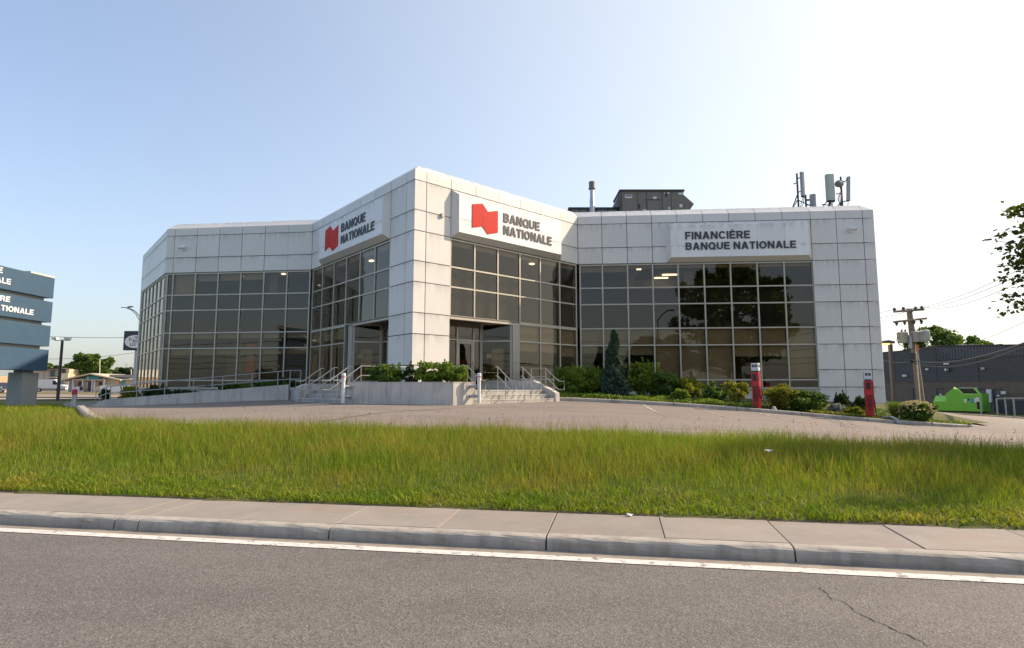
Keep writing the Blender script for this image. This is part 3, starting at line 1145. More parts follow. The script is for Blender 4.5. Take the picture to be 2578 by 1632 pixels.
# ------------------------------------------------------------------ grass of the bank
def in_bank(x, y):
    b = bcoord(x, y)
    front = b > 7.52
    back = (y < near(x) + .10)
    return front & back

def scatter_bank(n, x0, x1, y0, y1):
    x = rng.uniform(x0, x1, n)
    y = rng.uniform(y0, y1, n)
    k = in_bank(x, y)
    x, y = x[k], y[k]
    # keep only what the view (with a margin) can reach
    k = np.abs(x) < .98 * y + 1.5
    return x[k], y[k]

def lowfreq(x, y, s, seed):
    r = np.random.default_rng(seed)
    out = 0
    for i in range(5):
        a = r.uniform(0, 6.28)
        k = s * r.uniform(.5, 1.7)
        out = out + np.sin((x * np.cos(a) + y * np.sin(a)) * k + r.uniform(0, 6.28))
    return out / 5

def make_grass():
    parts = []
    # tall meadow growth; thinner and shorter towards the pavement
    x, y = scatter_bank(430000, -14, 15, 7, 15)
    b = bcoord(x, y)
    edge = np.clip((b - 7.5) / 2.6, 0, 1)
    hh = (.07 + .27 * edge ** 1.3) * rng.uniform(.55, 1.25, len(x)) * (1 + .35 * lowfreq(x, y, 1.6, 4))
    hh *= np.where(rng.random(len(x)) < .04, 1.35, 1)
    top = near(x) - y
    hh *= np.clip(.62 + top * .5, .62, 1)
    keep = rng.random(len(x)) < (.52 - .14 * edge)
    x, y, hh = x[keep], y[keep], hh[keep]
    edge = edge[keep]
    dry = np.clip(.22 * edge * (rng.random(len(x)) < .45) * rng.random(len(x)) + .35 * np.clip(lowfreq(x, y, .8, 9) - .10, 0, 1) * edge * rng.random(len(x)), 0, 1)
    w = rng.uniform(.005, .011, len(x))
    parts.append((x, y, hh, w, rng.uniform(.1, .65, len(x)), dry))
    # leafy low growth along the pavement edge
    x, y = scatter_bank(150000, -12, 13, 6, 10)
    b = bcoord(x, y)
    k = rng.random(len(x)) < np.clip(1.25 - (b - 7.5) / .9, 0, 1) * .6
    x, y = x[k], y[k]
    parts.append((x, y, rng.uniform(.03, .10, len(x)) * (1.25 + .6 * lowfreq(x, y, 4, 2)), rng.uniform(.010, .022, len(x)), rng.uniform(.5, 1.3, len(x)), np.zeros(len(x))))
    # seed stalks
    x, y = scatter_bank(21000, -14, 15, 8.5, 15)
    e2 = bcoord(x, y) - 7.5
    k = rng.random(len(x)) < np.clip(e2 / 3, 0, 1) * np.clip(.5 + .8 * lowfreq(x, y, .9, 31), .08, 1)
    x, y = x[k], y[k]
    parts.append((x, y, rng.uniform(.30, .56, len(x)), rng.uniform(.004, .008, len(x)), rng.uniform(.1, .4, len(x)), rng.uniform(.45, .95, len(x))))
    # mound on the left round the pylon
    x = rng.uniform(-30, -7, 260000)
    y = rng.uniform(13, 34, 260000)
    k = in_bank(x, y) & (np.abs(x) < .98 * y + 1) & (x > -1.02 * y)
    x, y = x[k], y[k]
    k = rng.random(len(x)) < np.clip(14.0 / y, .25, .8)
    x, y = x[k], y[k]
    parts.append((x, y, rng.uniform(.07, .20, len(x)) * np.clip((near(x) - y) * .5 + .35, .35, 1), rng.uniform(.008, .018, len(x)), rng.uniform(.1, .6, len(x)), .35 * (rng.random(len(x)) < .3) * rng.random(len(x))))
    X, Y, HH, W, L, D = (np.concatenate([p[i] for p in parts]) for i in range(6))
    P = np.stack([X, Y, H(X, Y) - .01], 1)
    link('grass', blade_mesh('grass', P, HH, W, L, M['grass'], D), None, kind='stuff')
make_grass()

# wispy weeds standing along the back edge of the bank, seen against the asphalt
x = rng.uniform(-9.5, 16, 4200)
y = near(x) - np.abs(rng.normal(size=len(x))) * .25 + .08
k = rng.random(len(x)) < np.interp(x, [-9, 0, 6, 10, 16], [.35, .25, .45, .95, 1])
x, y = x[k], y[k]
P = np.stack([x, y, H(x, y)], 1)
link('weeds', blade_mesh('weeds', P, rng.uniform(.2, .48, len(x)), rng.uniform(.004, .007, len(x)), rng.uniform(.1, .5, len(x)), M['grass'], rng.uniform(.3, 1, len(x))), None, kind='stuff')
pts = []
for i in range(len(x)):
    if rng.random() < .12:
        pts.append(P[i] + np.array([rng.normal() * .05, rng.normal() * .05, rng.uniform(.22, .46)]))
P2 = np.repeat(np.array(pts), 3, 0) + rng.normal(size=(len(pts) * 3, 3)) * np.array([.008, .008, .022])
link('seed_heads', leaf_mesh('seed_heads', P2, .016, M['seed']), None, kind='stuff')

# ------------------------------------------------------------------ the bank building
PT = [(-25.876, 40.926), (-20.063, 33.871), (-11.262, 32.845), (-4.103, 24.303), (3.55, 31.397), (18.799, 30.106)]
LL, LW, CL, CR, RW = (Wall(PT[i], PT[i + 1]) for i in range(5))
BACK = [(22.2, 52), (-20, 54)]
ZF, Z1, Z2, Z3 = 10.892, 10.453, 9.156, 8.269
WL = [8.269, 6.973, 6.085, 4.789, 3.902, 2.09, 1.66]
PL = [8.269, 6.973, 6.085, 4.789, 3.902, 2.605, 1.718, .835]
GO = -.105                                    # glass line behind the cladding face
bank = thing('bank_building', 'two storey bank building clad in light grey panels with bronze glass walls', 'building', (-1, 36, .8))

# joints along each wall
JLL = [0, .48] + [.48 + 1.353 * k for k in range(1, 7)] + [LL.L]
JLW = [0, .47] + [.47 + 1.388 * k for k in range(1, 6)] + [7.42, LW.L]
JCL = [0, 1.45, 2.97, 4.48, 6.02, 7.56, 9.11, 10.48, CL.L]
JCR = [0, .61, 1.92, 3.34, 4.75, 6.18, 7.60, 9.04, CR.L]
JRW = [0, 1.29, 2.62, 3.94, 5.27, 6.61, 7.97, 9.33, 10.70, 12.12, 13.41, 14.74, RW.L]
G, T = .014, .045                             # half joint and panel thickness

def clad(W, js, zs, name='cladding_panel'):
    for a, b in zip(js[:-1], js[1:]):
        for zt, zb in zip(zs[:-1], zs[1:]):
            tile(W, a + G, b - G, -T, zb + G, zt - G, T + random.uniform(-.003, .003), name, M['panel'], bank, .008)

FZ = [Z1, Z2, Z3]
clad(LL, JLL, FZ)
clad(LW, JLW, FZ)
clad(CL, JCL, FZ)
clad(CR, JCR, FZ)
clad(RW, JRW, FZ)
clad(CL, JCL[6:], PL[:-2] + [1.45])
clad(CR, JCR[:3], PL[:-2] + [1.45])
clad(RW, JRW[9:], PL)

# parapet pieces: an upright strip folding back into a sloping cap, mitred at the corners
WALLS = [LL, LW, CL, CR, RW]
def miter(W0, W1):
    """how far the cap corner moves along the walls per metre it steps back"""
    return math.tan(W0.d.angle(W1.d) / 2) * (1 if W0.d.cross(W1.d).z > 0 else -1)
def parapet(W, js, m0, m1):
    IN, UP = .44, .38
    for i, (a, b) in enumerate(zip(js[:-1], js[1:])):
        a2, b2 = a + G, b - G
        # ends: shift of the cap line where walls meet
        ta = a2 + (m0 * IN if i == 0 else 0)
        tb = b2 - (m1 * IN if i == len(js) - 2 else 0)
        th = .05
        v = [W.at(a2, 0, Z1 + G), W.at(b2, 0, Z1 + G), W.at(b2, 0, ZF), W.at(a2, 0, ZF), W.at(tb, -IN, ZF + UP), W.at(ta, -IN, ZF + UP),
             W.at(a2, -th, Z1 + G), W.at(b2, -th, Z1 + G), W.at(b2, -th * 2, ZF - .02), W.at(a2, -th * 2, ZF - .02), W.at(tb, -IN - .02, ZF + UP - .10), W.at(ta, -IN - .02, ZF + UP - .10)]
        f = [(0, 1, 2, 3), (3, 2, 4, 5), (6, 9, 8, 7), (9, 11, 10, 8), (0, 6, 7, 1), (5, 4, 10, 11), (0, 3, 9, 6), (3, 5, 11, 9), (1, 7, 8, 2), (2, 8, 10, 4)]
        MB().add(v, f).build('coping_panel', M['panel'], bank)
mit = [.55] + [miter(p, q) for p, q in zip(WALLS[:-1], WALLS[1:])] + [1.0]
for i, (W, js) in enumerate(((LL, JLL), (LW, JLW), (CL, JCL), (CR, JCR), (RW, JRW))):
    parapet(W, js, mit[i], mit[i + 1])

def inset(poly, d):
    n = len(poly)
    ls = [Wall(poly[i], poly[(i + 1) % n]) for i in range(n)]
    out = []
    for i in range(n):
        A, B2 = ls[i - 1], ls[i]
        p, q = A.a - A.n * d, B2.a - B2.n * d
        den = A.d.x * B2.d.y - A.d.y * B2.d.x
        w = q - p
        t = (w.x * B2.d.y - w.y * B2.d.x) / den
        r = p + A.d * t
        out.append((r.x, r.y))
    return out
FOOT = PT + BACK
ring = [inset(FOOT, d) for d in (.07, .42)]
mb = MB()
def wallring(mb, z0, z1, r0, r1):
    n = len(r0)
    for i in range(n):
        j = (i + 1) % n
        mb.prism([r0[i], r0[j], r1[j], r1[i]], z0, z1)
wallring(mb, Z3 + .02, ZF - .03, *ring)
mb.build('parapet_core', M['joint'], bank)
MB().prism(inset(FOOT, .45), 10.2, 10.45).build('roof_deck', M['roof_dark'], bank)
# floors, ceilings and the dark spandrel zone between storeys
MB().prism(inset(FOOT, .43), 8.31, 8.44).build('ceiling', M['interior'], bank)
MB().prism(inset(FOOT, .34), 4.83, 6.93).build('spandrel', M['spandrel'], bank)
MB().prism(inset(FOOT, .30), 1.0, 1.60).build('floor_slab', M['carpet'], bank)
mb = MB()
core = inset(FOOT, 5.0)
wallring(mb, 1.6, 8.3, core, inset(FOOT, 5.2))
mb.build('inner_wall', M['interior'], bank)
# rear and side walls out of sight of the street
mb = MB()
side = [Wall(PT[5], BACK[0]), Wall(BACK[0], BACK[1]), Wall(BACK[1], PT[0])]
for W in side:
    mb.wbox(W, .02, W.L - .02, -.35, 0, .3, ZF)
mb.build('rear_wall', M['panel'], bank)
for W, a, b in ((CL, JCL[6] + .02, CL.L - .06), (CR, .06, JCR[2] - .02), (RW, JRW[9] + .02, RW.L - .06)):
    MB().wbox(W, a, b, -.36, -.06, .6, Z3 + .01).build('pier_core', M['joint'], bank)
# concrete footing under the glass walls
mb = MB()
mb.wbox(LL, 0, LL.L, -.4, -.02, .3, 1.60)
mb.wbox(LW, 0, LW.L, -.4, -.021, .3, 1.60)
mb.wbox(CL, 0, 5.0, -.4, -.022, .3, 1.60)
mb.wbox(CR, 6.1, CR.L, -.4, -.023, .3, 1.60)
mb.wbox(RW, 0, 12.16, -.4, -.024, .3, 1.60)
mb.wbox(RW, 12.18, RW.L - .02, -.4, -.03, -.1, .81)
mb.build('footing', M['concrete'], bank)
mb = MB()
for W, a, b in ((LL, 0, LL.L), (LW, 0, LW.L), (CL, 0, 5.0), (CR, 6.1, CR.L), (RW, 0, 12.12)):
    mb.wbox(W, a, b, -.30, .035, 1.605, 1.645)
mb.build('sill', M['mullion'], bank)

def glaze(W, js, rows, wide_end=False):
    """aluminium grid with a pane in every opening"""
    hw = .038
    for s in js:
        tile(W, max(0, s - hw), s + hw if s + hw < W.L else W.L, -.20, rows[-1], rows[0] - .004, .145, 'mullion', M['mullion'], bank, .004)
    for k, z in enumerate(rows):
        a, b = js[0], js[-1]
        top = (k == 0)
        z0, z1 = (z - .09, z - .012) if top else (z - .036, z + .036)
        if k == len(rows) - 1:
            z0, z1 = z - .012, z + .05
        tile(W, a, b, -.19, z0, z1, .130, 'transom', M['mullion'], bank, .004)
    for a, b in zip(js[:-1], js[1:]):
        for zt, zb in zip(rows[:-1], rows[1:]):
            tile(W, a + .03, b - .03, GO - .012, zb + .03, zt - (.07 if zt == rows[0] else .03), .012 + random.uniform(-.001, .001), 'window_pane', M['glass'], bank, .002)

glaze(LL, [.10, .48] + [.48 + 1.353 * k for k in range(1, 7)] + [LL.L - .12], WL)
glaze(LW, [.10, .47] + [.47 + 1.388 * k for k in range(1, 6)] + [LW.L - .10], WL)
JGCL = [.10] + JCL[1:7]
JGCR = JCR[2:8] + [CR.L - .10]
glaze(CL, [JGCL[0]] + JGCL[1:], WL[:4])
glaze(CL, JGCL[:4], WL[3:])
glaze(CR, JGCR, WL[:4])
glaze(CR, [6.12] + JGCR[4:], WL[3:])
glaze(RW, [.10] + JRW[1:10], WL)
# slim closers where glass meets the piers, soffit under the fascia
mb = MB()
mb.wbox(RW, 12.12, 12.19, -.24, -.012, 1.66, Z3)
mb.wbox(CL, 9.06, 9.115, -.24, -.014, WL[3], Z3)
mb.wbox(CR, 1.915, 1.97, -.24, -.014, WL[3], Z3)
mb.build('closer', M['mullion'], bank)
mb = MB()
for W, a, b in ((LL, 0, LL.L), (LW, 0, LW.L), (CL, 0, 9.1), (CR, 1.93, CR.L), (RW, 0, 12.1)):
    mb.wbox(W, a, b, -.40, -.052, Z3 - .008, Z3 + .018)
mb.build('soffit', M['soffit'], bank)

# roller shades, one to a bay: (wall, bay edges, head, foot)
def shade(W, a, b, zt, zb):
    tile(W, a + .05, b - .05, -.245, zb, zt, .012, 'roller_shade', M['shade'], bank, .002)
jl = [.47] + [.47 + 1.388 * k for k in range(1, 6)] + [LW.L - .10]
for i, drop in enumerate((1.16, .42, .40, .38, 0, .10)):
    if drop: shade(LW, jl[i], jl[i + 1], 8.20, 8.20 - drop)
for i in range(6):
    shade(LW, jl[i], jl[i + 1], 4.75, 4.47)
    shade(LW, jl[i], jl[i + 1], 3.86, 3.55)
jr = [.10] + JRW[1:10]
for i in range(9):
    shade(RW, jr[i], jr[i + 1], 8.20, 8.20 - (.34 if i < 2 else .17))
    shade(RW, jr[i], jr[i + 1], 4.75, 3.94)
    foot = {0: 3.50, 1: 3.40, 2: 3.40, 6: 3.30, 7: 3.30, 8: 2.20}.get(i, 2.13)
    shade(RW, jr[i], jr[i + 1], 3.86, foot)
jc = JGCR[4:]
for a, b in zip([6.12] + jc[:-1], jc):
    shade(CR, a, b, 4.75, 3.94)
    shade(CR, a, b, 3.86, 3.45 if b < 10 else 3.3)
for a, b in zip(JGCR[:-1], JGCR[1:]):
    shade(CR, a, b, 8.20, 7.98)
for a, b in zip(JGCL[:-1], JGCL[1:]):
    shade(CL, a, b, 8.20, 7.95)
for a, b in zip(JGCL[:3], JGCL[1:4]):
    shade(CL, a, b, 4.75, 4.15)
    shade(CL, a, b, 3.86, 3.72)
# curtain, partitions, a poster and lit ceiling panels that show through the upper glass
for k in range(9):
    tile(LW, jl[4] + .10 + k * .055, jl[4] + .145 + k * .055, -.55 - .03 * (k % 2), 6.96, 8.2, .02, 'curtain_fold', M['interior'], bank, .004)
tile(RW, 5.75, 6.25, -1.2, 6.96, 8.0, .25, 'inner_column', M['interior'], bank)
tile(RW, 2.7, 3.15, -1.4, 6.96, 8.2, .2, 'inner_column', M['interior'], bank)
tile(LW, 5.0, 5.48, -.42, 2.55, 4.15, .03, 'poster', M['orange'], bank)
tile(LW, 5.04, 5.44, -.385, 3.35, 3.9, .01, 'poster_band', M['cream'], bank)
for W, s, o, z, w in ((LW, 3.9, -1.6, 8.24, .35), (LW, 6.6, -1.0, 8.24, .22), (RW, 3.3, -1.6, 8.24, .3), (RW, 3.1, -3.0, 8.24, .3), (RW, 5.0, -3.4, 8.24, 1.1), (RW, 4.7, -4.4, 8.24, 1.0),
                      (RW, 6.3, -1.2, 8.24, .25), (CR, 8.4, -1.6, 8.24, .3), (CL, 4.2, -1.5, 8.24, .3), (CR, 3.6, -2.0, 4.70, .4), (CL, 6.6, -1.9, 4.70, .4),
                      (LW, 3.1, -2.2, 4.74, .14), (LW, 3.4, -2.6, 4.74, .14), (LW, 3.75, -3.0, 4.74, .14), (LW, 2.5, -2.0, 4.74, .14)):
    MB().wbox(W, s, s + w * .8, o - .09, o + .09, z, z + .05).build('ceiling_light', M['lamp'], bank)

# recessed entrances either side of the pier
def entrance(W, s_p, s_e, sgn, door_s, back):
    """s_p: pier edge, s_e: street end of the recess; the back wall is parallel to W, then a slanted glass screen"""
    r = 1.25
    s_i = s_e - sgn * back
    lo, hi = sorted((s_p, s_i))
    z0, zt = 1.62, WL[3] - .03
    # soffit of the recess
    MB().prism([W.at(s_p, -.02, 0)[:2], W.at(s_e, -.02, 0)[:2], W.at(s_i, -r - .3, 0)[:2], W.at(s_p, -r - .3, 0)[:2]], WL[3] - .045, WL[3] + .03).build('soffit', M['soffit'], bank)
    MB().prism([W.at(s_p, -.30, 0)[:2], W.at(s_e, -.30, 0)[:2], W.at(s_i, -r - .3, 0)[:2], W.at(s_p, -r - .3, 0)[:2]], 1.40, 1.595).build('threshold', M['concrete_step'], bank)
    hb = Wall(W.at(s_p, -r, 0)[:2], W.at(s_i, -r, 0)[:2]) if sgn > 0 else Wall(W.at(s_i, -r, 0)[:2], W.at(s_p, -r, 0)[:2])
    L = hb.L
    d0, d1 = (door_s, door_s + .98) if sgn > 0 else (L - door_s - .98, L - door_s)
    posts = sorted([0, d0, d1, L])
    tile(hb, 0, L, -.06, zt - .26, zt, .10, 'door_header', M['soffit'], bank)
    for s in posts:
        a = min(max(0, s - .035), L - .07)
        tile(hb, a, a + .07, -.07, z0, zt - .262, .12, 'mullion', M['mullion'], bank, .004)
    tile(hb, 0, L, -.06, 3.86, 3.93, .105, 'transom', M['mullion'], bank, .004)
    for a, b in zip(posts[:-1], posts[1:]):
        if b - a < .15: continue
        tile(hb, a + .04, b - .04, -.02, 3.935, zt - .265, .012, 'window_pane', M['glass'], bank, .002)
        if abs(a - d0) < .01:
            dm = MB()
            x0, x1, y0, y1 = a + .04, b - .04, z0 + .01, 3.85
            w = .105
            for (p0, p1, q0, q1) in ((x0, x0 + w, y0, y1), (x1 - w, x1, y0, y1), (x0 + w, x1 - w, y1 - .13, y1), (x0 + w, x1 - w, y0, y0 + .22)):
                dm.wbox(hb, p0, p1, -.03, .045, q0, q1)
            dr = dm.build('door', M['column'], bank)
            pn = MB().wbox(hb, x0 + w, x1 - w, .0, .012, y0 + .22, y1 - .13).build('door_glass', M['glass'], dr)
            hx = x1 - .06 if sgn > 0 else x0 + .06
            MB().tube([hb.at(hx, .05, 2.45), hb.at(hx, .12, 2.47), hb.at(hx, .12, 2.85), hb.at(hx, .05, 2.87)], .014, 6).build('handle', M['black'], dr)
        else:
            tile(hb, a + .04, b - .04, -.02, z0 + .05, 3.855, .012, 'window_pane', M['glass'], bank, .002)
    # slanted screen
    p, q = W.at(s_i, -r, 0)[:2], W.at(s_e - sgn * .46, -.06, 0)[:2]
    sw = Wall(p, q) if sgn > 0 else Wall(q, p)
    for a in (0, sw.L - .10):
        tile(sw, a, a + .10, -.08, 2.0, zt, .14, 'mullion', M['column'], bank, .005)
    for za, zb in ((3.86, 3.93), (zt - .08, zt), (1.93, 2.02)):
        tile(sw, .10, sw.L - .10, -.06, za, zb, .105, 'transom', M['mullion'], bank, .004)
    tile(sw, .10, sw.L - .10, -.01, 3.93, zt - .08, .012, 'window_pane', M['glass'], bank, .002)
    tile(sw, .10, sw.L - .10, -.01, 2.02, 3.86, .012, 'window_pane', M['glass'], bank, .002)
    tile(sw, .0, sw.L, -.14, 1.595, 1.93, .16, 'base_wall', M['concrete'], bank)
    # notices hung inside the slanted screen and beside the door
    m = sw.L * (.52 if sgn > 0 else .48)
    tile(sw, m - .28, m + .28, -.20, 2.55, 3.55, .01, 'notice_board', M['shade'], bank)
    tile(sw, .25, .50, -.12, 3.1, 3.32, .006, 'notice', M['label_white'], bank)
    # corner column cover
    a, b = sorted((s_e - sgn * .46, s_e))
    tile(W, a, b, -.30, 1.66, WL[3] - .05, .285, 'column_cover', M['column'], bank, .01)
    a, b = sorted((s_e + sgn * .005, s_p))
    tile(W, a, b, -.26, WL[3] - .13, WL[3] - .036, .245, 'edge_beam', M['mullion'], bank, .006)
    # lobby behind
    tile(hb, .1, L - .1, -2.6, 1.6, 4.7, .05, 'lobby_wall', M['red_room'], bank)
    if sgn > 0:
        tile(hb, d0 + .42, d1 - .08, -.5, 1.62, 3.0, .03, 'lobby_board', M['red_room'], bank)
entrance(CR, 1.92, 6.12, 1, 1.34, 1.40)
entrance(CL, 9.11, 5.00, -1, 1.34, 1.14)

# ------------------------------------------------------------------ box signs on the fascia
def wall_sign(W, s0, s1, label, seams):
    z0, z1, d, i = Z3 + .01, Z1 - .02, .27, .22
    t = thing('wall_sign', label, 'sign', W.at((s0 + s1) / 2, 0, z0), 'box signs on the bank fascia')
    mb = MB()
    o = [W.at(s0, .006, z0), W.at(s1, .006, z0), W.at(s1, .006, z1), W.at(s0, .006, z1)]
    f = [W.at(s0 + i, d, z0 + i), W.at(s1 - i, d, z0 + i), W.at(s1 - i, d, z1 - i), W.at(s0 + i, d, z1 - i)]
    mb.add(o + f, [(3, 2, 1, 0), (0, 1, 5, 4), (1, 2, 6, 5), (2, 3, 7, 6), (3, 0, 4, 7), (4, 5, 6, 7)])
    mb.build('sign_box', M['panel'], t)
    zm = 9.13
    xs = [s0 + i] + seams + [s1 - i]
    for a, b in zip(xs[:-1], xs[1:]):
        for za, zb in ((z0 + i, zm), (zm, z1 - i)):
            tile(W, a + .004, b - .004, d + .001, za + .004, zb - .004, .012, 'face_panel', M['sign_white'], t, .003)
    return t, d + .0135
UPV = (0, 0, 1)
def sign_text(t, W, off, txt, s0, s1, zb, cap, mt=None):
    return lettering(txt, W.at(s0, off, zb), W.d, UPV, W.n, s1 - s0, cap, .03, mt or M['letter_dark'], t, bold=.022)
def emblem(t, W, off, pts):
    mb = MB()
    mb.slabpoly([W.at(s, off, z) for s, z in pts], W.n * .025)
    mb.build('emblem', M['emblem_red'], t)
    a, b = pts[1], pts[6]
    MB().slabpoly([W.at(a[0] - .008, off + .025, a[1] - .012), W.at(a[0] + .008, off + .025, a[1] - .012), W.at(b[0] + .008, off + .025, b[1] + .012), W.at(b[0] - .008, off + .025, b[1] + .012)], W.n * .003).build('emblem_fold', M['red_dark'], t)
t, o = wall_sign(CR, 1.93, 9.03, 'sunlit white box sign with red emblem right of the corner pier', [3.34, 4.75, 6.18, 7.6])
sign_text(t, CR, o, 'BANQUE', 4.79, 7.21, 9.455, .435)
sign_text(t, CR, o, 'NATIONALE', 4.79, 8.07, 8.86, .435)
emblem(t, CR, o, [(2.89, 9.91), (3.48, 10.06), (3.81, 9.74), (4.42, 9.92), (4.42, 8.87), (3.80, 8.69), (3.48, 9.0), (2.89, 8.83)])
t, o = wall_sign(CL, 1.46, 9.09, 'shaded white box sign with red emblem left of the corner pier', [2.97, 4.48, 6.02, 7.56])
sign_text(t, CL, o, 'BANQUE', 4.51, 7.18, 9.445, .43)
sign_text(t, CL, o, 'NATIONALE', 4.51, 8.11, 8.84, .42)
emblem(t, CL, o, [(2.53, 9.93), (3.15, 10.06), (3.51, 9.73), (4.15, 9.89), (4.15, 8.83), (3.51, 8.66), (3.15, 8.97), (2.53, 8.83)])
t, o = wall_sign(RW, 4.65, 12.10, 'white box sign with two lines of dark letters on the right wing', [5.27, 6.61, 7.97, 9.33, 10.7])
sign_text(t, RW, o, 'FINANCI\u00c8RE', 5.62, 8.93, 9.445, .405)
sign_text(t, RW, o, 'BANQUE NATIONALE', 5.62, 11.22, 8.88, .39)

# cameras and a small fitting on the fascia
def cctv(W, s, z, label, yaw):
    t = thing('security_camera', label, 'camera', W.at(s, 0, z), 'white security cameras on the fascia')
    MB().wbox(W, s - .09, s + .09, .004, .05, z - .13, z + .13).build('bracket', M['white_paint'], t)
    mb = MB()
    mb.tube([W.at(s, .05, z + .02), W.at(s, .22, z + .04), W.at(s, .26, z)], .028, 8)
    mb.build('arm', M['white_paint'], t)
    c = W.at(s, .27, z - .03)
    d = (W.d * yaw + W.n * .6).normalized()
    a = Vector((d.x, d.y, -.2)).normalized()
    mb = MB()
    mb.tube([c - a * .14, c + a * .18], .085, 10)
    mb.build('housing', M['white_paint'], t, smooth=True)
    MB().tube([c + a * .181, c + a * .19], .055, 10).build('lens', M['black'], t)
cctv(LW, 1.12, 9.74, 'white security camera high on the left wing fascia', -.9)
cctv(RW, 14.08, 9.86, 'white security camera high on the right end of the right wing', .9)
t = thing('junction_box', 'tiny metal junction box on the panel joint beside the sunlit sign', 'junction box', CR.at(1.43, 0, 9.15))
MB().wbox(CR, 1.37, 1.49, .002, .09, 9.07, 9.24).build('case', M['off_white'], t)
MB().wbox(CR, 1.34, 1.52, .001, .03, 9.13, 9.17).build('strap', M['galv_dull'], t)

# ------------------------------------------------------------------ rooftop plant
hv = thing('rooftop_unit', 'big brown rooftop air handling unit with sloping intake hood', 'air unit', (9, 38, 10.45))
Y0 = 37.0
MB().box(6.95, 11.0, Y0, Y0 + 2.3, 10.46, 14.22).build('casing', M['hvac_brown'], hv)
MB().box(6.88, 11.06, Y0 - .07, Y0 + 2.37, 14.222, 14.32).build('cap', M['hvac_dark'], hv)
for x in (8.06, 8.62, 9.62, 10.2):
    MB().box(x - .012, x + .012, Y0 - .02, Y0 - .002, 11, 14.2).build('seam', M['hvac_dark'], hv)
MB().box(6.95, 7.03, Y0 - .03, Y0 - .003, 11, 14.2).build('corner_post', M['hvac_dark'], hv)
MB().box(8.66, 9.44, Y0 - .035, Y0 - .003, 11.4, 13.62).build('access_door', M['hvac_brown'], hv)
MB().box(8.63, 9.47, Y0 - .05, Y0 - .004, 13.625, 13.68).build('door_head', M['hvac_dark'], hv)
MB().box(8.12, 8.17, Y0 - .06, Y0 - .004, 13.1, 13.36).build('latch', M['black'], hv)
MB().box(9.86, 9.92, Y0 - .07, Y0 - .004, 13.85, 14.18).build('latch', M['black'], hv)
for x, z, w, h in ((7.24, 13.98, .46, .22), (9.04, 13.86, .22, .16), (10.66, 14.12, .32, .13), (8.38, 13.02, .2, .14), (10.0, 13.18, .11, .16), (10.72, 13.36, .18, .2), (9.96, 14.14, .13, .1), (9.78, 14.14, .06, .1)):
    MB().box(x, x + w, Y0 - .02, Y0 - .005, z - h, z).build('label', M['label_white'], hv)
MB().box(7.27, 7.67, Y0 - .025, Y0 - .021, 13.87, 13.94).build('label_print', M['navy'], hv)
mb = MB()
mb.slabpoly([(11.0, Y0 + .1, 14.05), (11.68, Y0 + .1, 13.42), (11.0, Y0 + .1, 13.34)], (0, 2.0, 0))
mb.slabpoly([(11.0, Y0 + .1, 13.33), (11.68, Y0 + .1, 13.41), (11.38, Y0 + .1, 12.98), (11.0, Y0 + .1, 12.98)], (0, .05, 0))
mb.build('intake_hood', M['hvac_brown'], hv)
MB().box(11.01, 11.45, Y0 + .2, Y0 + 2.0, 12.98, 13.36).build('intake', M['hvac_dark'], hv)
mb = MB()
mb.slabpoly([(6.94, Y0 + .4, 14.2), (6.94, Y0 + .4, 13.3), (6.55, Y0 + .4, 13.3)], (0, 1.6, 0))
mb.build('side_hood', M['hvac_grey'], hv)
lb = thing('rooftop_duct', 'low grey rooftop duct housing behind the thin vent pipe', 'duct', (5.2, 38, 10.45))
MB().box(3.72, 6.85, 37.6, 39.2, 10.46, 13.22).build('casing', M['hvac_grey'], lb)
MB().box(3.66, 6.9, 37.52, 39.3, 13.222, 13.33).build('cap', M['hvac_dark'], lb)
for x in (3.74, 4.88, 5.45):
    MB().box(x, x + .09, 37.55, 37.598, 10.6, 13.2).build('rib', M['hvac_dark'], lb)
MB().box(5.6, 6.8, 37.5, 37.597, 12.78, 12.95).build('louvre', M['hvac_dark'], lb)
for x in (4.35, 5.5, 6.2):
    MB().box(x, x + .06, 37.56, 37.599, 13.08, 13.2).build('clip', M['black'], lb)
vp = thing('vent_pipe', 'tall thin metal vent pipe with fat cap on the roof', 'vent', (5.12, 36.9, 10.45))
MB().lathe((5.12, 36.9, 10.45), [(.16, 0), (.16, 3.2), (.13, 3.25), (.13, 3.98)], 14).build('stack', M['galv'], vp, smooth=True)
MB().lathe((5.12, 36.9, 14.32), [(.22, 0), (.22, .08), (.19, .10), (.20, .48), (.14, .50)], 14).build('cap', M['hvac_brown'], vp, smooth=True)
for z in (13.1, 13.35):
    MB().lathe((5.12, 36.9, z), [(.142, 0), (.142, .04)], 14).build('band', M['black'], vp)

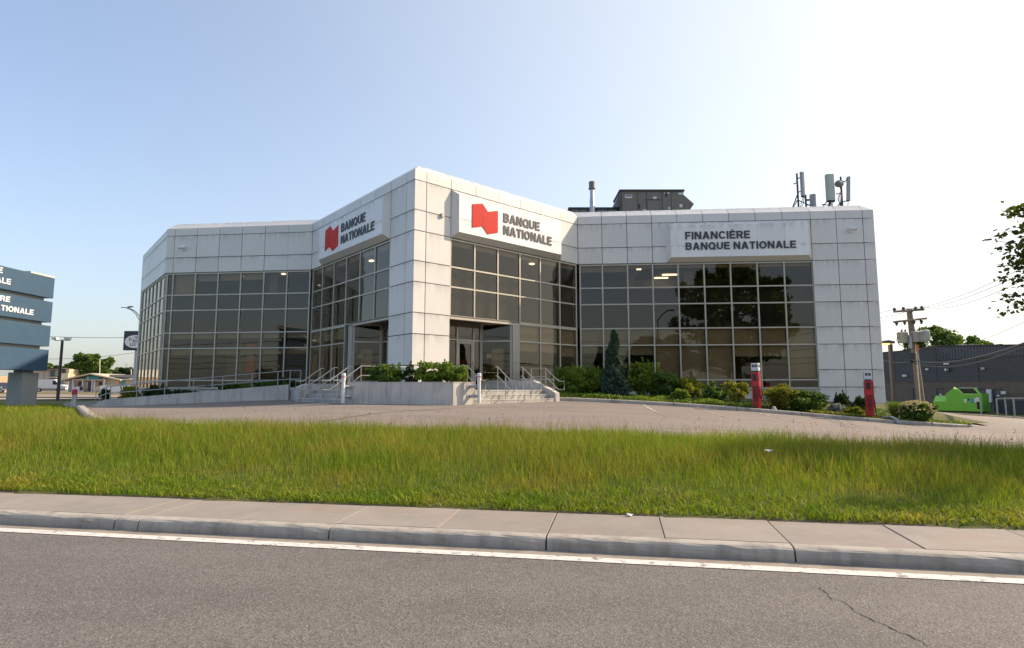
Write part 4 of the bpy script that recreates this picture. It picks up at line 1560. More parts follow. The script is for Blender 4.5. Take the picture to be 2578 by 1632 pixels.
AY = 33.5
def antenna(label, pole, panel, size, yaw, mt, struts, cat='antenna', bracket=()):
    x, zt = pole
    t = thing('panel_antenna', label, cat, (x, AY, 10.45), 'mobile antennas on the roof')
    mb = MB()
    mb.tube([(x, AY, 10.45), (x, AY, zt)], .055, 8)
    mb.build('mast', M['dark_pole'], t)
    if panel:
        mb = MB()
        px, z0, z1 = panel
        w, d = size
        r = .04
        prof = []
        for cx_, cy_ in ((-w / 2, -d / 2 + .05), (-w / 2 + .05, -d / 2), (w / 2 - .05, -d / 2), (w / 2, -d / 2 + .05), (w / 2, d / 2), (-w / 2, d / 2)):
            prof.append((px + cx_ * math.cos(yaw) - cy_ * math.sin(yaw), AY - .22 + cx_ * math.sin(yaw) + cy_ * math.cos(yaw)))
        mb.prism(prof, z0, z1)
        mb.build('panel', mt, t)
        mb = MB()
        mb.prism([((p[0] - px) * .96 + px, (p[1] - AY + .22) * .96 + AY - .22) for p in prof], z0 - .07, z0 - .002)
        mb.build('foot_cap', M['black'], t)
        for z in (z0 + .3, z1 - .3):
            MB().tube([(x, AY, z), (px, AY - .18, z)], .03, 6).build('clamp', M['dark_pole'], t)
    for s in struts:
        MB().tube([s[0], s[1]], .03, 6).build('strut', M['dark_pole'], t)
    for pts in bracket:
        MB().tube(pts, .018, 6).build('cable', M['black'], t)
    return t
antenna('slim grey panel antenna on the leftmost roof mast', (16.60, 14.10), (16.80, 12.68, 14.10), (.24, .14), .35, M['antenna_grey'],
        [((16.6, AY, 12.6), (16.05, AY - .5, 11.9)), ((16.6, AY, 12.5), (17.05, AY - .5, 12.0)), ((16.6, AY, 12.9), (16.25, AY + .3, 11.8)), ((16.6, AY, 13.55), (16.42, AY + .1, 13.5))],
        bracket=([(16.8, AY - .2, 12.62), (16.72, AY - .1, 12.3), (16.66, AY, 11.9)], [(16.84, AY - .2, 12.62), (16.86, AY - .1, 12.35), (16.70, AY, 11.9)]))
antenna('short square panel antenna low on the roof beside the slim one', (17.04, 12.82), (17.34, 11.9, 12.76), (.26, .30), .9, M['antenna_grey'], [((17.04, AY, 12.55), (17.25, AY - .1, 12.5))])
antenna('broad pale green panel antenna, widest of the roof antennas', (18.42, 13.98), (18.38, 12.40, 13.95), (.44, .26), .12, M['antenna_green'],
        [((18.4, AY, 12.6), (17.7, AY - .5, 11.9)), ((18.4, AY, 12.2), (17.8, AY - .3, 12.15)), ((18.4, AY, 12.6), (18.85, AY + .3, 11.9))],
        bracket=([(18.3, AY - .25, 12.35), (18.22, AY - .2, 12.2), (18.3, AY, 11.9)], [(18.45, AY - .25, 12.35), (18.5, AY - .2, 12.22), (18.4, AY, 11.95)]))
t = antenna('narrow tilted panel antenna on the rightmost roof mast', (19.14, 13.9), None, None, 0, M['antenna_grey'],
            [((19.14, AY, 13.0), (18.66, AY - .3, 12.75)), ((19.14, AY, 12.95), (18.9, AY - .2, 12.0)), ((19.14, AY, 12.5), (18.75, AY + .2, 11.9)), ((19.14, AY, 12.4), (19.4, AY, 12.45)),
             ((19.14, AY, 13.68), (19.3, AY - .1, 13.55)), ((19.3, AY - .1, 13.55), (19.45, AY - .15, 13.75))],
            bracket=([(19.4, AY - .15, 12.42), (19.42, AY - .1, 12.2), (19.3, AY, 11.95)], [(19.02, AY - .1, 12.9), (18.9, AY - .1, 12.5), (19.0, AY - .05, 12.0)], [(18.97, AY - .1, 12.9), (18.84, AY - .1, 12.55), (19.05, AY - .05, 12.1)], [(19.05, AY - .1, 12.9), (19.1, AY - .15, 12.4), (18.95, AY, 12.0)]))
MB().slabpoly([(19.45, AY - .16, 13.86), (19.62, AY - .16, 13.88), (19.53, AY - .16, 12.48), (19.36, AY - .16, 12.46)], (0, .12, 0)).build('panel', M['antenna_grey'], t)
MB().slabpoly([(19.36, AY - .16, 12.455), (19.53, AY - .16, 12.475), (19.52, AY - .16, 12.42), (19.36, AY - .16, 12.40)], (0, .12, 0)).build('foot_cap', M['black'], t)
t = thing('dish_antenna', 'small round grey dish antenna fixed to the rightmost roof mast', 'dish', (18.98, AY - .1, 13.4))
mb = MB()
c = Vector((18.98, AY - .12, 13.41))
mb.tube([c + Vector((-.20, -.12, -.03)), c + Vector((-.14, -.10, 0)), c + Vector((.10, .06, .02))], [.15, .20, .18], 14)
mb.build('drum', M['hvac_grey'], t, smooth=True)
MB().tube([c + Vector((.02, 0, -.15)), c + Vector((.12, .08, -.42))], .02, 6).build('bracket', M['black'], t)
MB().tube([c + Vector((.05, .04, -.02)), c + Vector((.20, .10, 0))], .03, 6).build('mount', M['dark_pole'], t)

# ------------------------------------------------------------------ entrance steps, planter, ramp
DECK = 1.59
def steps(W, s0, s1, o_front, label, n=3, cheek=None, back=-1.3, s_back=None):
    t = thing('entrance_steps', label, 'steps', W.at((s0 + s1) / 2, o_front, 1.0), 'concrete steps up to the bank doors')
    tr = .30
    zb = 1.07
    rise = (DECK - zb) / n
    o_deck = o_front - tr * (n - 1)
    mb = MB()
    mb.wbox(W, s0, s1, .03, o_deck, .5, DECK - .001)
    mb.build('landing', M['concrete_step'], t)
    for k in range(n - 1):
        mb = MB()
        mb.wbox(W, s0, s1 - .004 * k, o_deck + .001 + tr * (n - 2 - k), o_deck + tr * (n - 1 - k), .4, zb + rise * (k + 1))
        mb.build('step', M['concrete_step'], t)
        mb = MB()
        mb.wbox(W, s0, s1 - .01, o_deck + tr * (n - 1 - k) - .05, o_deck + tr * (n - 1 - k) + .012, zb + rise * (k + 1) - .035, zb + rise * (k + 1) + .003)
        mb.build('nosing', M['concrete'], t)
    mb = MB()
    mb.wbox(W, s0, s1 - .01, o_deck - .05, o_deck + .012, DECK - .036, DECK + .003)
    mb.build('nosing', M['concrete'], t)
    return t, o_deck
tR, oR = steps(CR, .36, 4.62, 3.66, 'sunlit concrete steps right of the planter')
mb = MB()
w0 = 4.62
prof = [(.05, .5), (3.70, .5), (3.70, 1.46), (3.40, 1.60), (2.35, 2.00), (.05, 2.00)]
mb.slabpoly([CR.at(w0, o, z) for o, z in prof], CR.d * .24)
mb.build('cheek_wall', M['concrete'], tR)
tL, oL = steps(CL, 6.75, 11.45, 2.90, 'shaded concrete steps left of the planter')
mb = MB()
prof = [(.05, .4), (2.95, .4), (2.95, 1.72), (2.55, 1.86), (.05, 1.86)]
mb.slabpoly([CL.at(6.30, o, z) for o, z in prof], CL.d * .45)
mb.build('cheek_wall', M['concrete'], tL)
p0, p1, p2 = CL.at(6.30, 2.0, 0), CL.at(6.30, .04, 0), CL.at(2.2, .04, 0)
MB().prism([p0[:2], p1[:2], p2[:2], (-11.0, 30.6), (-10.7, 28.6)], .4, DECK - .003).build('landing', M['concrete_step'], tL)

A_, B_ = (-6.07, 22.0), (-2.09, 21.17)
C_ = CR.at(.34, 3.66, 0)[:2]
pl = thing('planter', 'low concrete planter wall standing between the two flights of steps', 'planter', (-3.5, 22.5, 1.0))
ring_o = [A_, B_, tuple(C_), tuple(CR.at(.34, .05, 0)[:2]), tuple(CL.at(11.10, .06, 0)[:2])]
def wallpiece(a, b, th, z0, z1, name='wall', j=.008):
    W = Wall(a, b)
    MB().wbox(W, j, W.L - j, -th, 0, z0, z1).build(name, M['concrete'], pl)
    return W
TOPP = 1.86
fr = Wall(A_, B_)
cut = [0, .86, 1.55, fr.L]
for a, b in zip(cut[:-1], cut[1:]):
    MB().wbox(fr, a + .004, b - .004, -.22, 0, .4, TOPP).build('wall', M['concrete'], pl)
sideW = Wall(B_, C_)
MB().wbox(sideW, .004, sideW.L, -.22, -.001, .4, TOPP - .002).build('wall', M['concrete'], pl)
leftW = Wall(ring_o[4], A_)
MB().wbox(leftW, .1, leftW.L - .23, -.22, -.002, .4, TOPP - .003).build('wall', M['concrete'], pl)
rightW = Wall(C_, ring_o[3])
MB().wbox(rightW, .1, rightW.L, -.20, -.003, .4, TOPP - .004).build('wall', M['concrete'], pl)
_cx0, _cy0 = sum(p[0] for p in ring_o) / 5, sum(p[1] for p in ring_o) / 5
MB().prism([(_cx0 + (p[0] - _cx0) * .9, _cy0 + (p[1] - _cy0) * .9) for p in ring_o], .3, TOPP - .12).build('soil', M['soil'], pl)
for a, b in ((0, fr.L),):
    MB().wbox(fr, a, b, -.235, .012, TOPP + .001, TOPP + .03).build('coping', M['concrete'], pl)
MB().wbox(sideW, .0, sideW.L, -.235, .010, TOPP - .001, TOPP + .028).build('coping', M['concrete'], pl)

# ramp along the left wing
ra, rb = Vector((-20.03, 29.42, 0)), Vector((-10.60, 28.32, 0))
RAMP = Wall(ra[:2], rb[:2])
rp = thing('access_ramp', 'long sloping concrete access ramp rising beside the left wing', 'ramp', (-15, 29, .9))
n = 4
zt = lambda s: 1.10 + (1.84 - 1.10) * s / RAMP.L
for i in range(n):
    a, b = RAMP.L * i / n + .004, RAMP.L * (i + 1) / n - .004
    mb = MB()
    mb.slabpoly([RAMP.at(a, 0, .3), RAMP.at(b, 0, .3), RAMP.at(b, 0, zt(b)), RAMP.at(a, 0, zt(a))], RAMP.n * -.20)
    mb.build('wall', M['concrete'], rp)
mb = MB()
mb.slabpoly([RAMP.at(0, -.002, .3), RAMP.at(-.85, -.002, .3), RAMP.at(-.85, -.002, .74), RAMP.at(-.002, -.002, 1.10)], RAMP.n * -.20)
mb.build('wall_end', M['concrete'], rp)
mb = MB()
mb.slabpoly([RAMP.at(0, -.2, .3), RAMP.at(RAMP.L, -.2, .3), RAMP.at(RAMP.L, -.2, DECK), RAMP.at(0, -.2, .84)], RAMP.n * -1.35)
mb.build('ramp_slab', M['concrete_step'], rp)
mb = MB()
mb.slabpoly([RAMP.at(0, -1.55, .3), RAMP.at(RAMP.L, -1.55, .3), RAMP.at(RAMP.L, -1.55, 1.74), RAMP.at(0, -1.55, 1.0)], RAMP.n * -.18)
mb.build('rear_wall', M['concrete'], rp)

def rail(label, lines, posts, r=.021, name='handrail', group='metal handrails at the bank entrances'):
    p0 = lines[0][0]
    t = thing(name, label, 'handrail', (p0[0], p0[1], H(p0[0], p0[1])), group)
    for k, l in enumerate(lines):
        MB().tube(l, r, 8).build('rail', M['steel'], t, smooth=True)
    for a, b in posts:
        MB().tube([a, b], r * .95, 8).build('post', M['steel'], t, smooth=True)
    return t
# ramp railing
ztop = lambda s: 1.74 + (2.50 - 1.74) * s / RAMP.L
Q1, Q2 = Vector((-22.0, 32.0, 1.58)), Vector((-24.2, 34.8, 1.44))
e1 = RAMP.at(RAMP.L + .55, -.1, 2.50)
top = [Q2, Q1, RAMP.at(0, -.1, 1.74), RAMP.at(RAMP.L, -.1, 2.50), e1]
low = [Q2 - Vector((0, 0, .34)), Q1 - Vector((0, 0, .35)), RAMP.at(0, -.1, 1.40), RAMP.at(RAMP.L, -.1, 2.09), e1 - Vector((0, 0, .41))]
ps = [(Q2, Vector((Q2.x, Q2.y, H(Q2.x, Q2.y)))), (Q1, Vector((Q1.x, Q1.y, H(Q1.x, Q1.y)))), (RAMP.at(-.02, -.1, 1.74), RAMP.at(-.02, -.1, 1.0))]
for s in (.22, 1.62, 3.1, 4.6, 6.1, 7.6, 8.9, RAMP.L + .02):
    ps.append((RAMP.at(s, -.1, ztop(min(s, RAMP.L))), RAMP.at(s, -.1, zt(min(s, RAMP.L)) - .25)))
ps.append((e1, e1 - Vector((0, 0, .95))))
rail('long galvanised railing with many posts along the ramp', [top, low], ps, .022)
b0, b1 = RAMP.at(6.6, -1.62, ztop(6.6)), RAMP.at(RAMP.L + .3, -1.62, 2.5)
def stair_rail(W, s, o_deck, o_front, label, lead=.35):
    z = DECK + .92
    drop = .56
    o2 = o_front + .12
    top = [W.at(s, o_deck - lead, z), W.at(s, o_deck - .05, z), W.at(s, o2, z - drop), W.at(s, o2 + .30, z - drop), W.at(s, o2 + .30, z - drop - .34), W.at(s, o2 - .02, z - drop - .34), W.at(s, o_deck - .05, z - .36), W.at(s, o_deck - lead, z - .36)]
    posts = [(W.at(s, o_deck - .04, z), W.at(s, o_deck - .04, DECK - .05)), (W.at(s, o_front - .18, z - drop + .18), W.at(s, o_front - .18, 1.18))]
    if lead > .5:
        posts.append((W.at(s, o_deck - lead, z), W.at(s, o_deck - lead, DECK - .05)))
    return rail(label, [top], posts)
for s, l, ld in ((.50, 'handrail hugging the sunlit side of the planter', 2.2), (2.03, 'second handrail right of the planter on the sunlit steps', .14), (3.40, 'third handrail right of the planter, in the shade of the steps', .14), (4.74, 'handrail on the sloping cheek wall next to the shrubs', .9)):
    stair_rail(CR, s, oR, 3.66, l, ld)
for s, l, ld in ((7.35, 'leftmost handrail of the shaded steps, next to the ramp', .2), (8.75, 'second handrail of the shaded steps counting from the ramp', .2), (10.15, 'third handrail of the shaded steps, left of the white pipe', .2), (11.25, 'handrail at the planter end of the shaded steps', 2.0)):
    stair_rail(CL, s, oL, 2.90, l, ld)

def wall_pipe(label, foot, top, arms, seed):
    """white guard pipe carried on two stub pipes out of the planter wall"""
    f = Vector(foot)
    t = thing('guard_pipe', label, 'pipe', f, 'white guard pipes on the planter')
    z1 = top
    MB().lathe(f, [(.066, 0), (.066, z1 - f.z - .24)], 16).build('pipe', M['white_paint'], t, smooth=True)
    hd = (f.x, f.y, z1 - .27)
    MB().lathe(hd, [(.078, 0), (.080, .02), (.080, .26), (.06, .28)], 16).build('head', M['white_paint'], t, smooth=True)
    MB().lathe((f.x, f.y, z1 - .145), [(.0815, 0), (.0815, .035)], 16).build('red_stripe', M['red_band'], t)
    for a, nrm in arms:
        a = Vector(a)
        c = Vector((f.x, f.y, a.z))
        MB().tube([c, a], .055, 10).build('arm', M['galv_dull'], t, smooth=True)
        MB().tube([a - nrm * .03, a + nrm * .02], .10, 14).build('flange', M['galv'], t, smooth=True)
        MB().tube([c.lerp(a, .5) - (a - c).normalized() * .02, c.lerp(a, .5) + (a - c).normalized() * .02], .072, 10).build('coupling', M['galv'], t)
    return t
fx = fr.at(-.02, .26, 1.12)
wall_pipe('white guard pipe with red stripe at the shaded left end of the planter', fx, 2.20, [(fr.at(.20, .0, 1.72), fr.n), (fr.at(.20, .0, 1.36), fr.n)], 1)
fx = sideW.at(.95, .30, 1.14)
wall_pipe('white guard pipe with red stripe on the sunlit side of the planter', fx, 2.20, [(sideW.at(.72, .0, 1.73), sideW.n), (sideW.at(.72, .0, 1.38), sideW.n)], 2)

# ------------------------------------------------------------------ red service posts at the kerb
def service_post(x, y, rz, label):
    z = H(x, y) + .12
    t = thing('service_post', label, 'post', (0, 0, 0), 'red posts at the kerb of the planting bed')
    w = .285
    def ring(w0, w1, z0, z1, name, m):
        v = []
        for ww, zz in ((w0, z0), (w1, z1)):
            h = ww / 2
            v += [(-h, -h, zz), (h, -h, zz), (h, h, zz), (-h, h, zz)]
        return MB().add(v, [(3, 2, 1, 0), (4, 5, 6, 7), (0, 1, 5, 4), (1, 2, 6, 5), (2, 3, 7, 6), (3, 0, 4, 7)]).build(name, m, t)
    ring(w + .05, w + .05, -.05, .04, 'base_plate', M['galv_dull'])
    ring(w - .02, w, .04, .98, 'lower_body', M['red_post'])
    ring(w + .012, w + .012, .982, 1.55, 'upper_body', M['red_post'])
    ring(w - .05, w - .05, 1.552, 1.60, 'neck', M['black'])
    ring(w + .0, w - .012, 1.602, 1.93, 'head', M['post_head'])
    h = w / 2
    # two faces look to the lot: -Y and +X
    def plate(face, u0, u1, z0, z1, d, name, m, base=h):
        if face == 0:
            MB().box(u0, u1, -base - d, -base + .004, z0, z1).build(name, m, t)
        else:
            MB().box(base - .004, base + d, u0, u1, z0, z1).build(name, m, t)
    plate(0, -.10, .06, 1.19, 1.48, .012, 'display', M['black'])
    plate(1, -.05, .09, 1.15, 1.50, .010, 'cover', M['red_dark'])
    for f in (0, 1):
        for k in range(2):
            plate(f, -.10 + .11 * k, -.02 + .11 * k, 1.75, 1.86, .006, 'sticker', M['charcoal'], h - .004)
        plate(f, -.12, .12, 1.625, 1.632, .004, 'sticker', M['charcoal'], h)
        plate(f, -.115, .115, .90, .975, .016, 'bracket', M['red_dark'])
        plate(f, -.10, -.02, .55, .88, .035, 'holster', M['red_dark'])
        plate(f, .0, .09, .46, .86, .05, 'holster', M['red_dark'])
        for k in range(5):
            plate(f, -.10, .11, .08 + .075 * k, .10 + .075 * k, .010, 'rib', M['red_dark'])
        pts = []
        for k in range(13):
            a = math.pi * k / 12
            u, zz = -.06 + .06 * (1 - math.cos(a)) * .9, .60 - .24 * math.sin(a)
            pts.append((u, -h - .05, zz) if f == 0 else (h + .05, u, zz))
        MB().tube(pts, .012, 6).build('hose', M['red_dark'], t, smooth=True)
    MB().tube([(h + .02, .10, .95), (h + .06, .10, .8), (h + .09, .09, .3), (h + .10, .08, .02)], .013, 6).build('cable', M['black'], t, smooth=True)
    t.location = (x, y, z)
    t.rotation_euler = (0, 0, rz)
    return t
service_post(10.17, 24.86, R(-38), 'red service post in front of the dark windows, between two round shrubs')
service_post(14.55, 24.40, R(-24), 'red service post before the grey end pier, beside the hydrangea')
t = thing('cable_stub', 'black cable slanting down to a grey plug beside the left red post', 'cable', (10.75, 24.7, .75))
MB().tube([(10.32, 24.95, 1.32), (10.42, 24.85, 1.12), (10.62, 24.75, .85), (10.78, 24.62, .72)], .016, 6).build('cord', M['black'], t, smooth=True)
MB().lathe((10.76, 24.64, H(10.76, 24.64) + .08), [(.10, 0), (.11, .10), (.07, .22), (.02, .25)], 10).build('plug', M['galv_dull'], t, smooth=True)
t = thing('cable_stub', 'curved bundle of grey conduits bending over the kerb by the right red post', 'cable', (15.2, 23.9, .3))
zk = H(15.1, 23.85)
for k in range(4):
    MB().tube([(14.75, 24.3 + .03 * k, zk + .16), (14.95 + .03 * k, 24.15, zk + .30), (15.1 + .035 * k, 24.0, zk + .32), (15.22 + .035 * k, 23.86, zk + .22), (15.25 + .035 * k, 23.82, zk + .05)], .022, 6).build('conduit', M['galv_dull'], t, smooth=True)

t = thing('bollard', 'grey steel bollard with red band on the grassy corner of the lot', 'bollard', (-18.75, 25.65, .7))
z = H(-18.75, 25.65)
MB().lathe((-18.75, 25.65, z - .1), [(.095, 0), (.095, .74), ], 16).build('tube', M['galv'], t, smooth=True)
MB().lathe((-18.75, 25.65, z + .642), [(.100, 0), (.100, .22), (.06, .235)], 16).build('red_sleeve', M['red_band'], t, smooth=True)
MB().tube([(-18.75, 25.65, z + .86), (-18.74, 25.65, z + 1.0), (-18.66, 25.65, z + 1.12), (-18.58, 25.65, z + 1.22)], [.012, .010, .012, .004], 6).build('wire', M['red_band'], t)

# ------------------------------------------------------------------ planting
gp, gb, gr_ = 'shrubs in the concrete planter', 'shrubs in the bed below the right wing', 'low plants between ramp and left wing'
zp = TOPP - .12
shrub('planter_shrub', 'dark green shrub at the left end of the planter', (-4.75, 22.55, zp), (.72, .5, .80), 2600, .075, M['leaf_mid'], gp, spikes=26)
shrub('planter_shrub', 'wispy narrow shrub in the middle of the planter, against the pier corner', (-3.88, 22.75, zp), (.36, .4, .74), 1100, .06, M['leaf_dark'], gp, up=.6, spikes=12)
shrub('planter_shrub', 'largest bright green shrub of the planter, in front of the sunlit pier', (-2.85, 22.35, zp), (.85, .55, .88), 3600, .078, M['leaf_bright'], gp, spikes=44)
shrub('planter_shrub', 'small bright green shrub at the right end of the planter', (-1.95, 22.05, zp), (.40, .38, .72), 1300, .07, M['leaf_bright'], gp, spikes=14)
shrub('flowering_plant', 'small pink flower spike at the left end of the planter', (-5.05, 22.9, zp), (.12, .12, .72), 160, .06, M['bloom_pink'], None, cat='flower', clumps=8)

def bz(x, y): return H(x, y) + LOTZ + .10
def S(kind, label, x, y, rad, n, sz, mt, **kw):
    return shrub(kind, label, (x, y, bz(x, y)), rad, n, sz, M[mt], gb, **kw)
S('shrub', 'broad feathery shrub mass beside the sunlit steps', 2.95, 27.4, (1.25, 1.0, 1.35), 6500, .075, 'leaf_bright', spikes=60, clumps=44)
S('shrub', 'dark green shrub between the steps and the conical evergreen', 4.0, 28.2, (.95, .8, 1.25), 3600, .075, 'leaf_mid', clumps=30, spikes=18)
S('shrub', 'tall shrub with upright shoots just right of the conical evergreen', 6.0, 27.8, (1.0, .85, 1.62), 5200, .078, 'leaf_bright', spikes=55, clumps=40)
S('shrub', 'rounded dark shrub between the upright shrub and the reddish spreading one', 7.1, 27.3, (.85, .8, 1.28), 3900, .075, 'leaf_mid', clumps=30, spikes=10)
S('shrub', 'spreading shrub with yellow-green tips left of the pale footing', 8.05, 27.0, (.75, .75, 1.22), 3400, .07, 'leaf_yellow', clumps=28)
S('shrub', 'small round yellow-green shrub at the kerb in front of the big shrubs', 7.15, 25.65, (.42, .40, .66), 1500, .06, 'leaf_bright', clumps=20)
S('shrub', 'compact green shrub, left one of the pair before the left red post', 8.75, 25.95, (.52, .5, .98), 2500, .066, 'leaf_mid', clumps=28)
S('shrub', 'yellow-topped shrub on bare stems, right one of the pair before the left red post', 9.72, 25.9, (.60, .52, 1.0), 2500, .066, 'leaf_yellow', clumps=26, lift=.14, shell=.6)
S('shrub', 'wide yellow-green shrub right of the left red post', 11.75, 25.75, (.98, .85, 1.12), 5200, .068, 'leaf_yellow', clumps=46)
S('shrub', 'dark lower half of the wide shrub pair right of the left red post', 12.55, 25.35, (.80, .7, .90), 3800, .068, 'leaf_mid', clumps=34)
S('shrub', 'small dark olive shrub beside the grey pier', 13.45, 26.3, (.38, .4, .74), 1200, .06, 'leaf_dark', clumps=18)
S('leafy_plant', 'plant with big blue-grey leaves in front of the grey pier', 13.75, 25.35, (.34, .3, .46), 330, .15, 'hosta', clumps=16, cat='plant', aspect=1.3)
S('flowering_plant', 'tuft of upright reddish flower stalks before the grey pier', 14.2, 25.75, (.42, .4, .72), 1300, .055, 'leaf_dark', up=.8, cat='plant', spikes=36, aspect=2.6)
S('flowering_plant', 'thin reddish stalks just left of the right red post', 15.0, 25.9, (.38, .3, .68), 900, .05, 'leaf_dark', up=.8, cat='plant', spikes=26, aspect=2.6)
S('shrub', 'low bright mound at the left foot of the right red post', 14.15, 24.85, (.45, .32, .40), 1700, .055, 'leaf_yellow', clumps=20)
# the conical evergreen
def conifer(x, y, h, r, label):
    z = bz(x, y)
    t = thing('conifer', label, 'tree', (x, y, z))
    MB().tube([(x, y, z - .1), (x, y, z + h * .9)], [.06, .015], 8).build('trunk', M['bark'], t)
    n = 9500
    u = rng.random(n) ** .75
    prof = np.interp(u, [0, .10, .22, .45, .75, .93, 1], [.80, 1.0, .92, .58, .36, .2, .04]) * r
    a = rng.random(n) * 6.283
    lump = 1 + .16 * np.sin(a * 3 + u * 17) + .12 * np.sin(a * 5 - u * 29)
    rr = prof * lump * (.62 + .4 * rng.random(n) ** .5)
    P = np.stack([rr * np.cos(a) + .10 * u * u * np.sin(9 * u) - .05 * u, rr * np.sin(a), u * h], 1)
    link('foliage', leaf_mesh('foliage', P, .07, M['leaf_blue'], aspect=2.0), t, kind='stuff')
conifer(4.55, 26.5, 3.05, .60, 'slim conical blue-green evergreen standing among the shrubs')
# ornamental grass and hydrangea at the right end of the bed
x, y = 15.78, 24.75
t = thing('ornamental_grass', 'rounded fountain of fine grass beside the right red post', 'grass plant', (x, y, bz(x, y)), gb)
n = 1800
a = rng.random(n) * 6.283
P = np.stack([np.cos(a) * rng.random(n) * .12, np.sin(a) * rng.random(n) * .12, np.zeros(n)], 1)
mb = MB()
for i in range(420):
    aa = random.uniform(0, 6.283)
    L = random.uniform(.45, .80)
    out = random.uniform(.12, .42)
    r0 = random.uniform(0, .1)
    d = Vector((math.cos(aa), math.sin(aa), 0))
    sd = Vector((-d.y, d.x, 0)) * .007
    base = Vector((x, y, bz(x, y)))
    p = [base + d * r0, base + d * (r0 + out * .4) + Vector((0, 0, L * .75)), base + d * (r0 + out * .8) + Vector((0, 0, L * .92)), base + d * (r0 + out * 1.15) + Vector((0, 0, L * .70))]
    mb.add([p[0] - sd, p[0] + sd, p[1] + sd, p[1] - sd, p[2] + sd * .7, p[2] - sd * .7, p[3]], [(0, 1, 2, 3), (3, 2, 4, 5), (5, 4, 6)])
mb.build('blades', M['leaf_bright'], t, kind='stuff')
hyd = S('hydrangea', 'big round hydrangea covered with cream flower heads at the end of the bed', 16.45, 24.4, (.72, .6, .80), 3400, .085, 'leaf_mid', clumps=40)
B0 = np.array(hyd.location)
pts = []
for i in range(170):
    d = rng.normal(size=3)
    d[2] = abs(d[2]) * 1.1 - .1
    d /= np.linalg.norm(d)
    c = B0 + np.array([0, 0, .38]) + d * np.array([.72, .60, .44]) * rng.uniform(.94, 1.05)
    k = 34
    q = rng.normal(size=(k, 3))
    q /= np.linalg.norm(q, axis=1)[:, None]
    pts.append(c + q * np.array([.05, .05, .03]) * (rng.random(k) ** .4)[:, None])
pts = np.concatenate(pts)
link('flower_heads', leaf_mesh('flower_heads', pts - B0, .026, M['bloom'], aspect=1.2), hyd, kind='stuff')
# creeping cover along the kerb
def cover(label, x0, x1, y0, y1, hmax, n, sz, mt):
    x = rng.uniform(x0, x1, n)
    yy = np.interp(x, [x0, x1], [0, 0]) + yk(x) + rng.uniform(y0, y1, n)
    hh = hmax * (.55 + .45 * lowfreq(x, yy, 5, int(x0 * 10))) * rng.random(n) ** .7
    P = np.stack([x, yy, H(x, yy) + LOTZ + .10 + np.maximum(hh, .01)], 1)
    ob = link('ground_cover', leaf_mesh('ground_cover', P, sz, M[mt]), None, kind='stuff')
    ob['label'] = label
cover('low green ground cover along the kerb below the big shrubs', 2.1, 8.9, .2, 1.9, .34, 9000, .05, 'leaf_bright')
cover('dark creeping cover behind the kerb near the left red post', 8.0, 10.2, .25, 1.5, .26, 2600, .05, 'leaf_mid')
cover('yellow-green ground cover along the kerb before the grey pier', 12.2, 15.0, .2, .8, .20, 3200, .045, 'leaf_yellow')
cover('green ground cover round the hydrangea foot', 15.0, 18.2, .15, .9, .12, 2400, .04, 'leaf_bright')
cover('thin green cover below the right wing', 9.5, 17.5, .9, 4.0, .12, 5200, .05, 'leaf_mid')

def Lp(kind, label, x, y, rad, n, sz, mt, zb=1.2, **kw):
    return shrub(kind, label, (x, y, zb), rad, n, sz, M[mt], gr_, **kw)
Lp('grass_clump', 'tall bright grass clump at the low end of the ramp', -20.1, 31.4, (.55, .4, .75), 1700, .06, 'leaf_yellow', .95, up=.8, cat='plant', spikes=20, aspect=3)
Lp('grass_clump', 'dark grassy clump left of the glass corner behind the railing', -18.7, 31.6, (.8, .5, .80), 2000, .06, 'leaf_dark', 1.0, up=.6, cat='plant', spikes=20, aspect=2.4)
Lp('grass_clump', 'dull low plants at the foot of the glass corner', -17.4, 31.7, (.8, .5, .55), 1500, .06, 'leaf_dark', 1.1, up=.5, cat='plant', aspect=2)
Lp('shrub', 'low green shrub behind the middle of the ramp railing', -14.6, 31.3, (1.0, .5, .72), 2600, .06, 'leaf_mid', 1.3)
Lp('shrub', 'second low green shrub behind the railing, under the third window bay', -13.1, 31.0, (.9, .5, .68), 2300, .06, 'leaf_mid', 1.4)
Lp('shrub', 'low green shrub at the high end of the ramp beside the steps', -11.75, 30.75, (.85, .5, .70), 2300, .06, 'leaf_mid', 1.5)
Lp('weed', 'dark broad-leaved weed at the corner of the lot kerb left of the railing', -24.6, 36.0, (.55, .3, .85), 240, .17, 'leaf_dark', .72, clumps=9, up=.4, cat='plant')

# litter
def litter(x, y, z, s, label):
    t = np.random.default_rng(int(abs(x) * 100))
    mb = MB()
    k = 9
    v = [(x, y, z + s * .35)]
    for i in range(k):
        a = 6.283 * i / k
        r = s * t.uniform(.55, 1.1)
        v.append((x + r * math.cos(a), y + r * .7 * math.sin(a), z + s * t.uniform(-.05, .45)))
    v.append((x, y, z - .01))
    mb.add(v, [(0, 1 + i, 1 + (i + 1) % k) for i in range(k)] + [(k + 1, 1 + (i + 1) % k, 1 + i) for i in range(k)])
    ob = mb.build('paper_scrap', M['paper'])
    ob['label'] = label
    ob['category'] = 'litter'
    ob['group'] = 'scraps of paper'
litter(1.40, 7.28, .17, .055, 'crumpled white paper scrap at the pavement edge of the grass')
litter(4.15, 9.75, H(4.15, 9.75) + .24, .075, 'crumpled white paper scrap caught high in the tall grass')

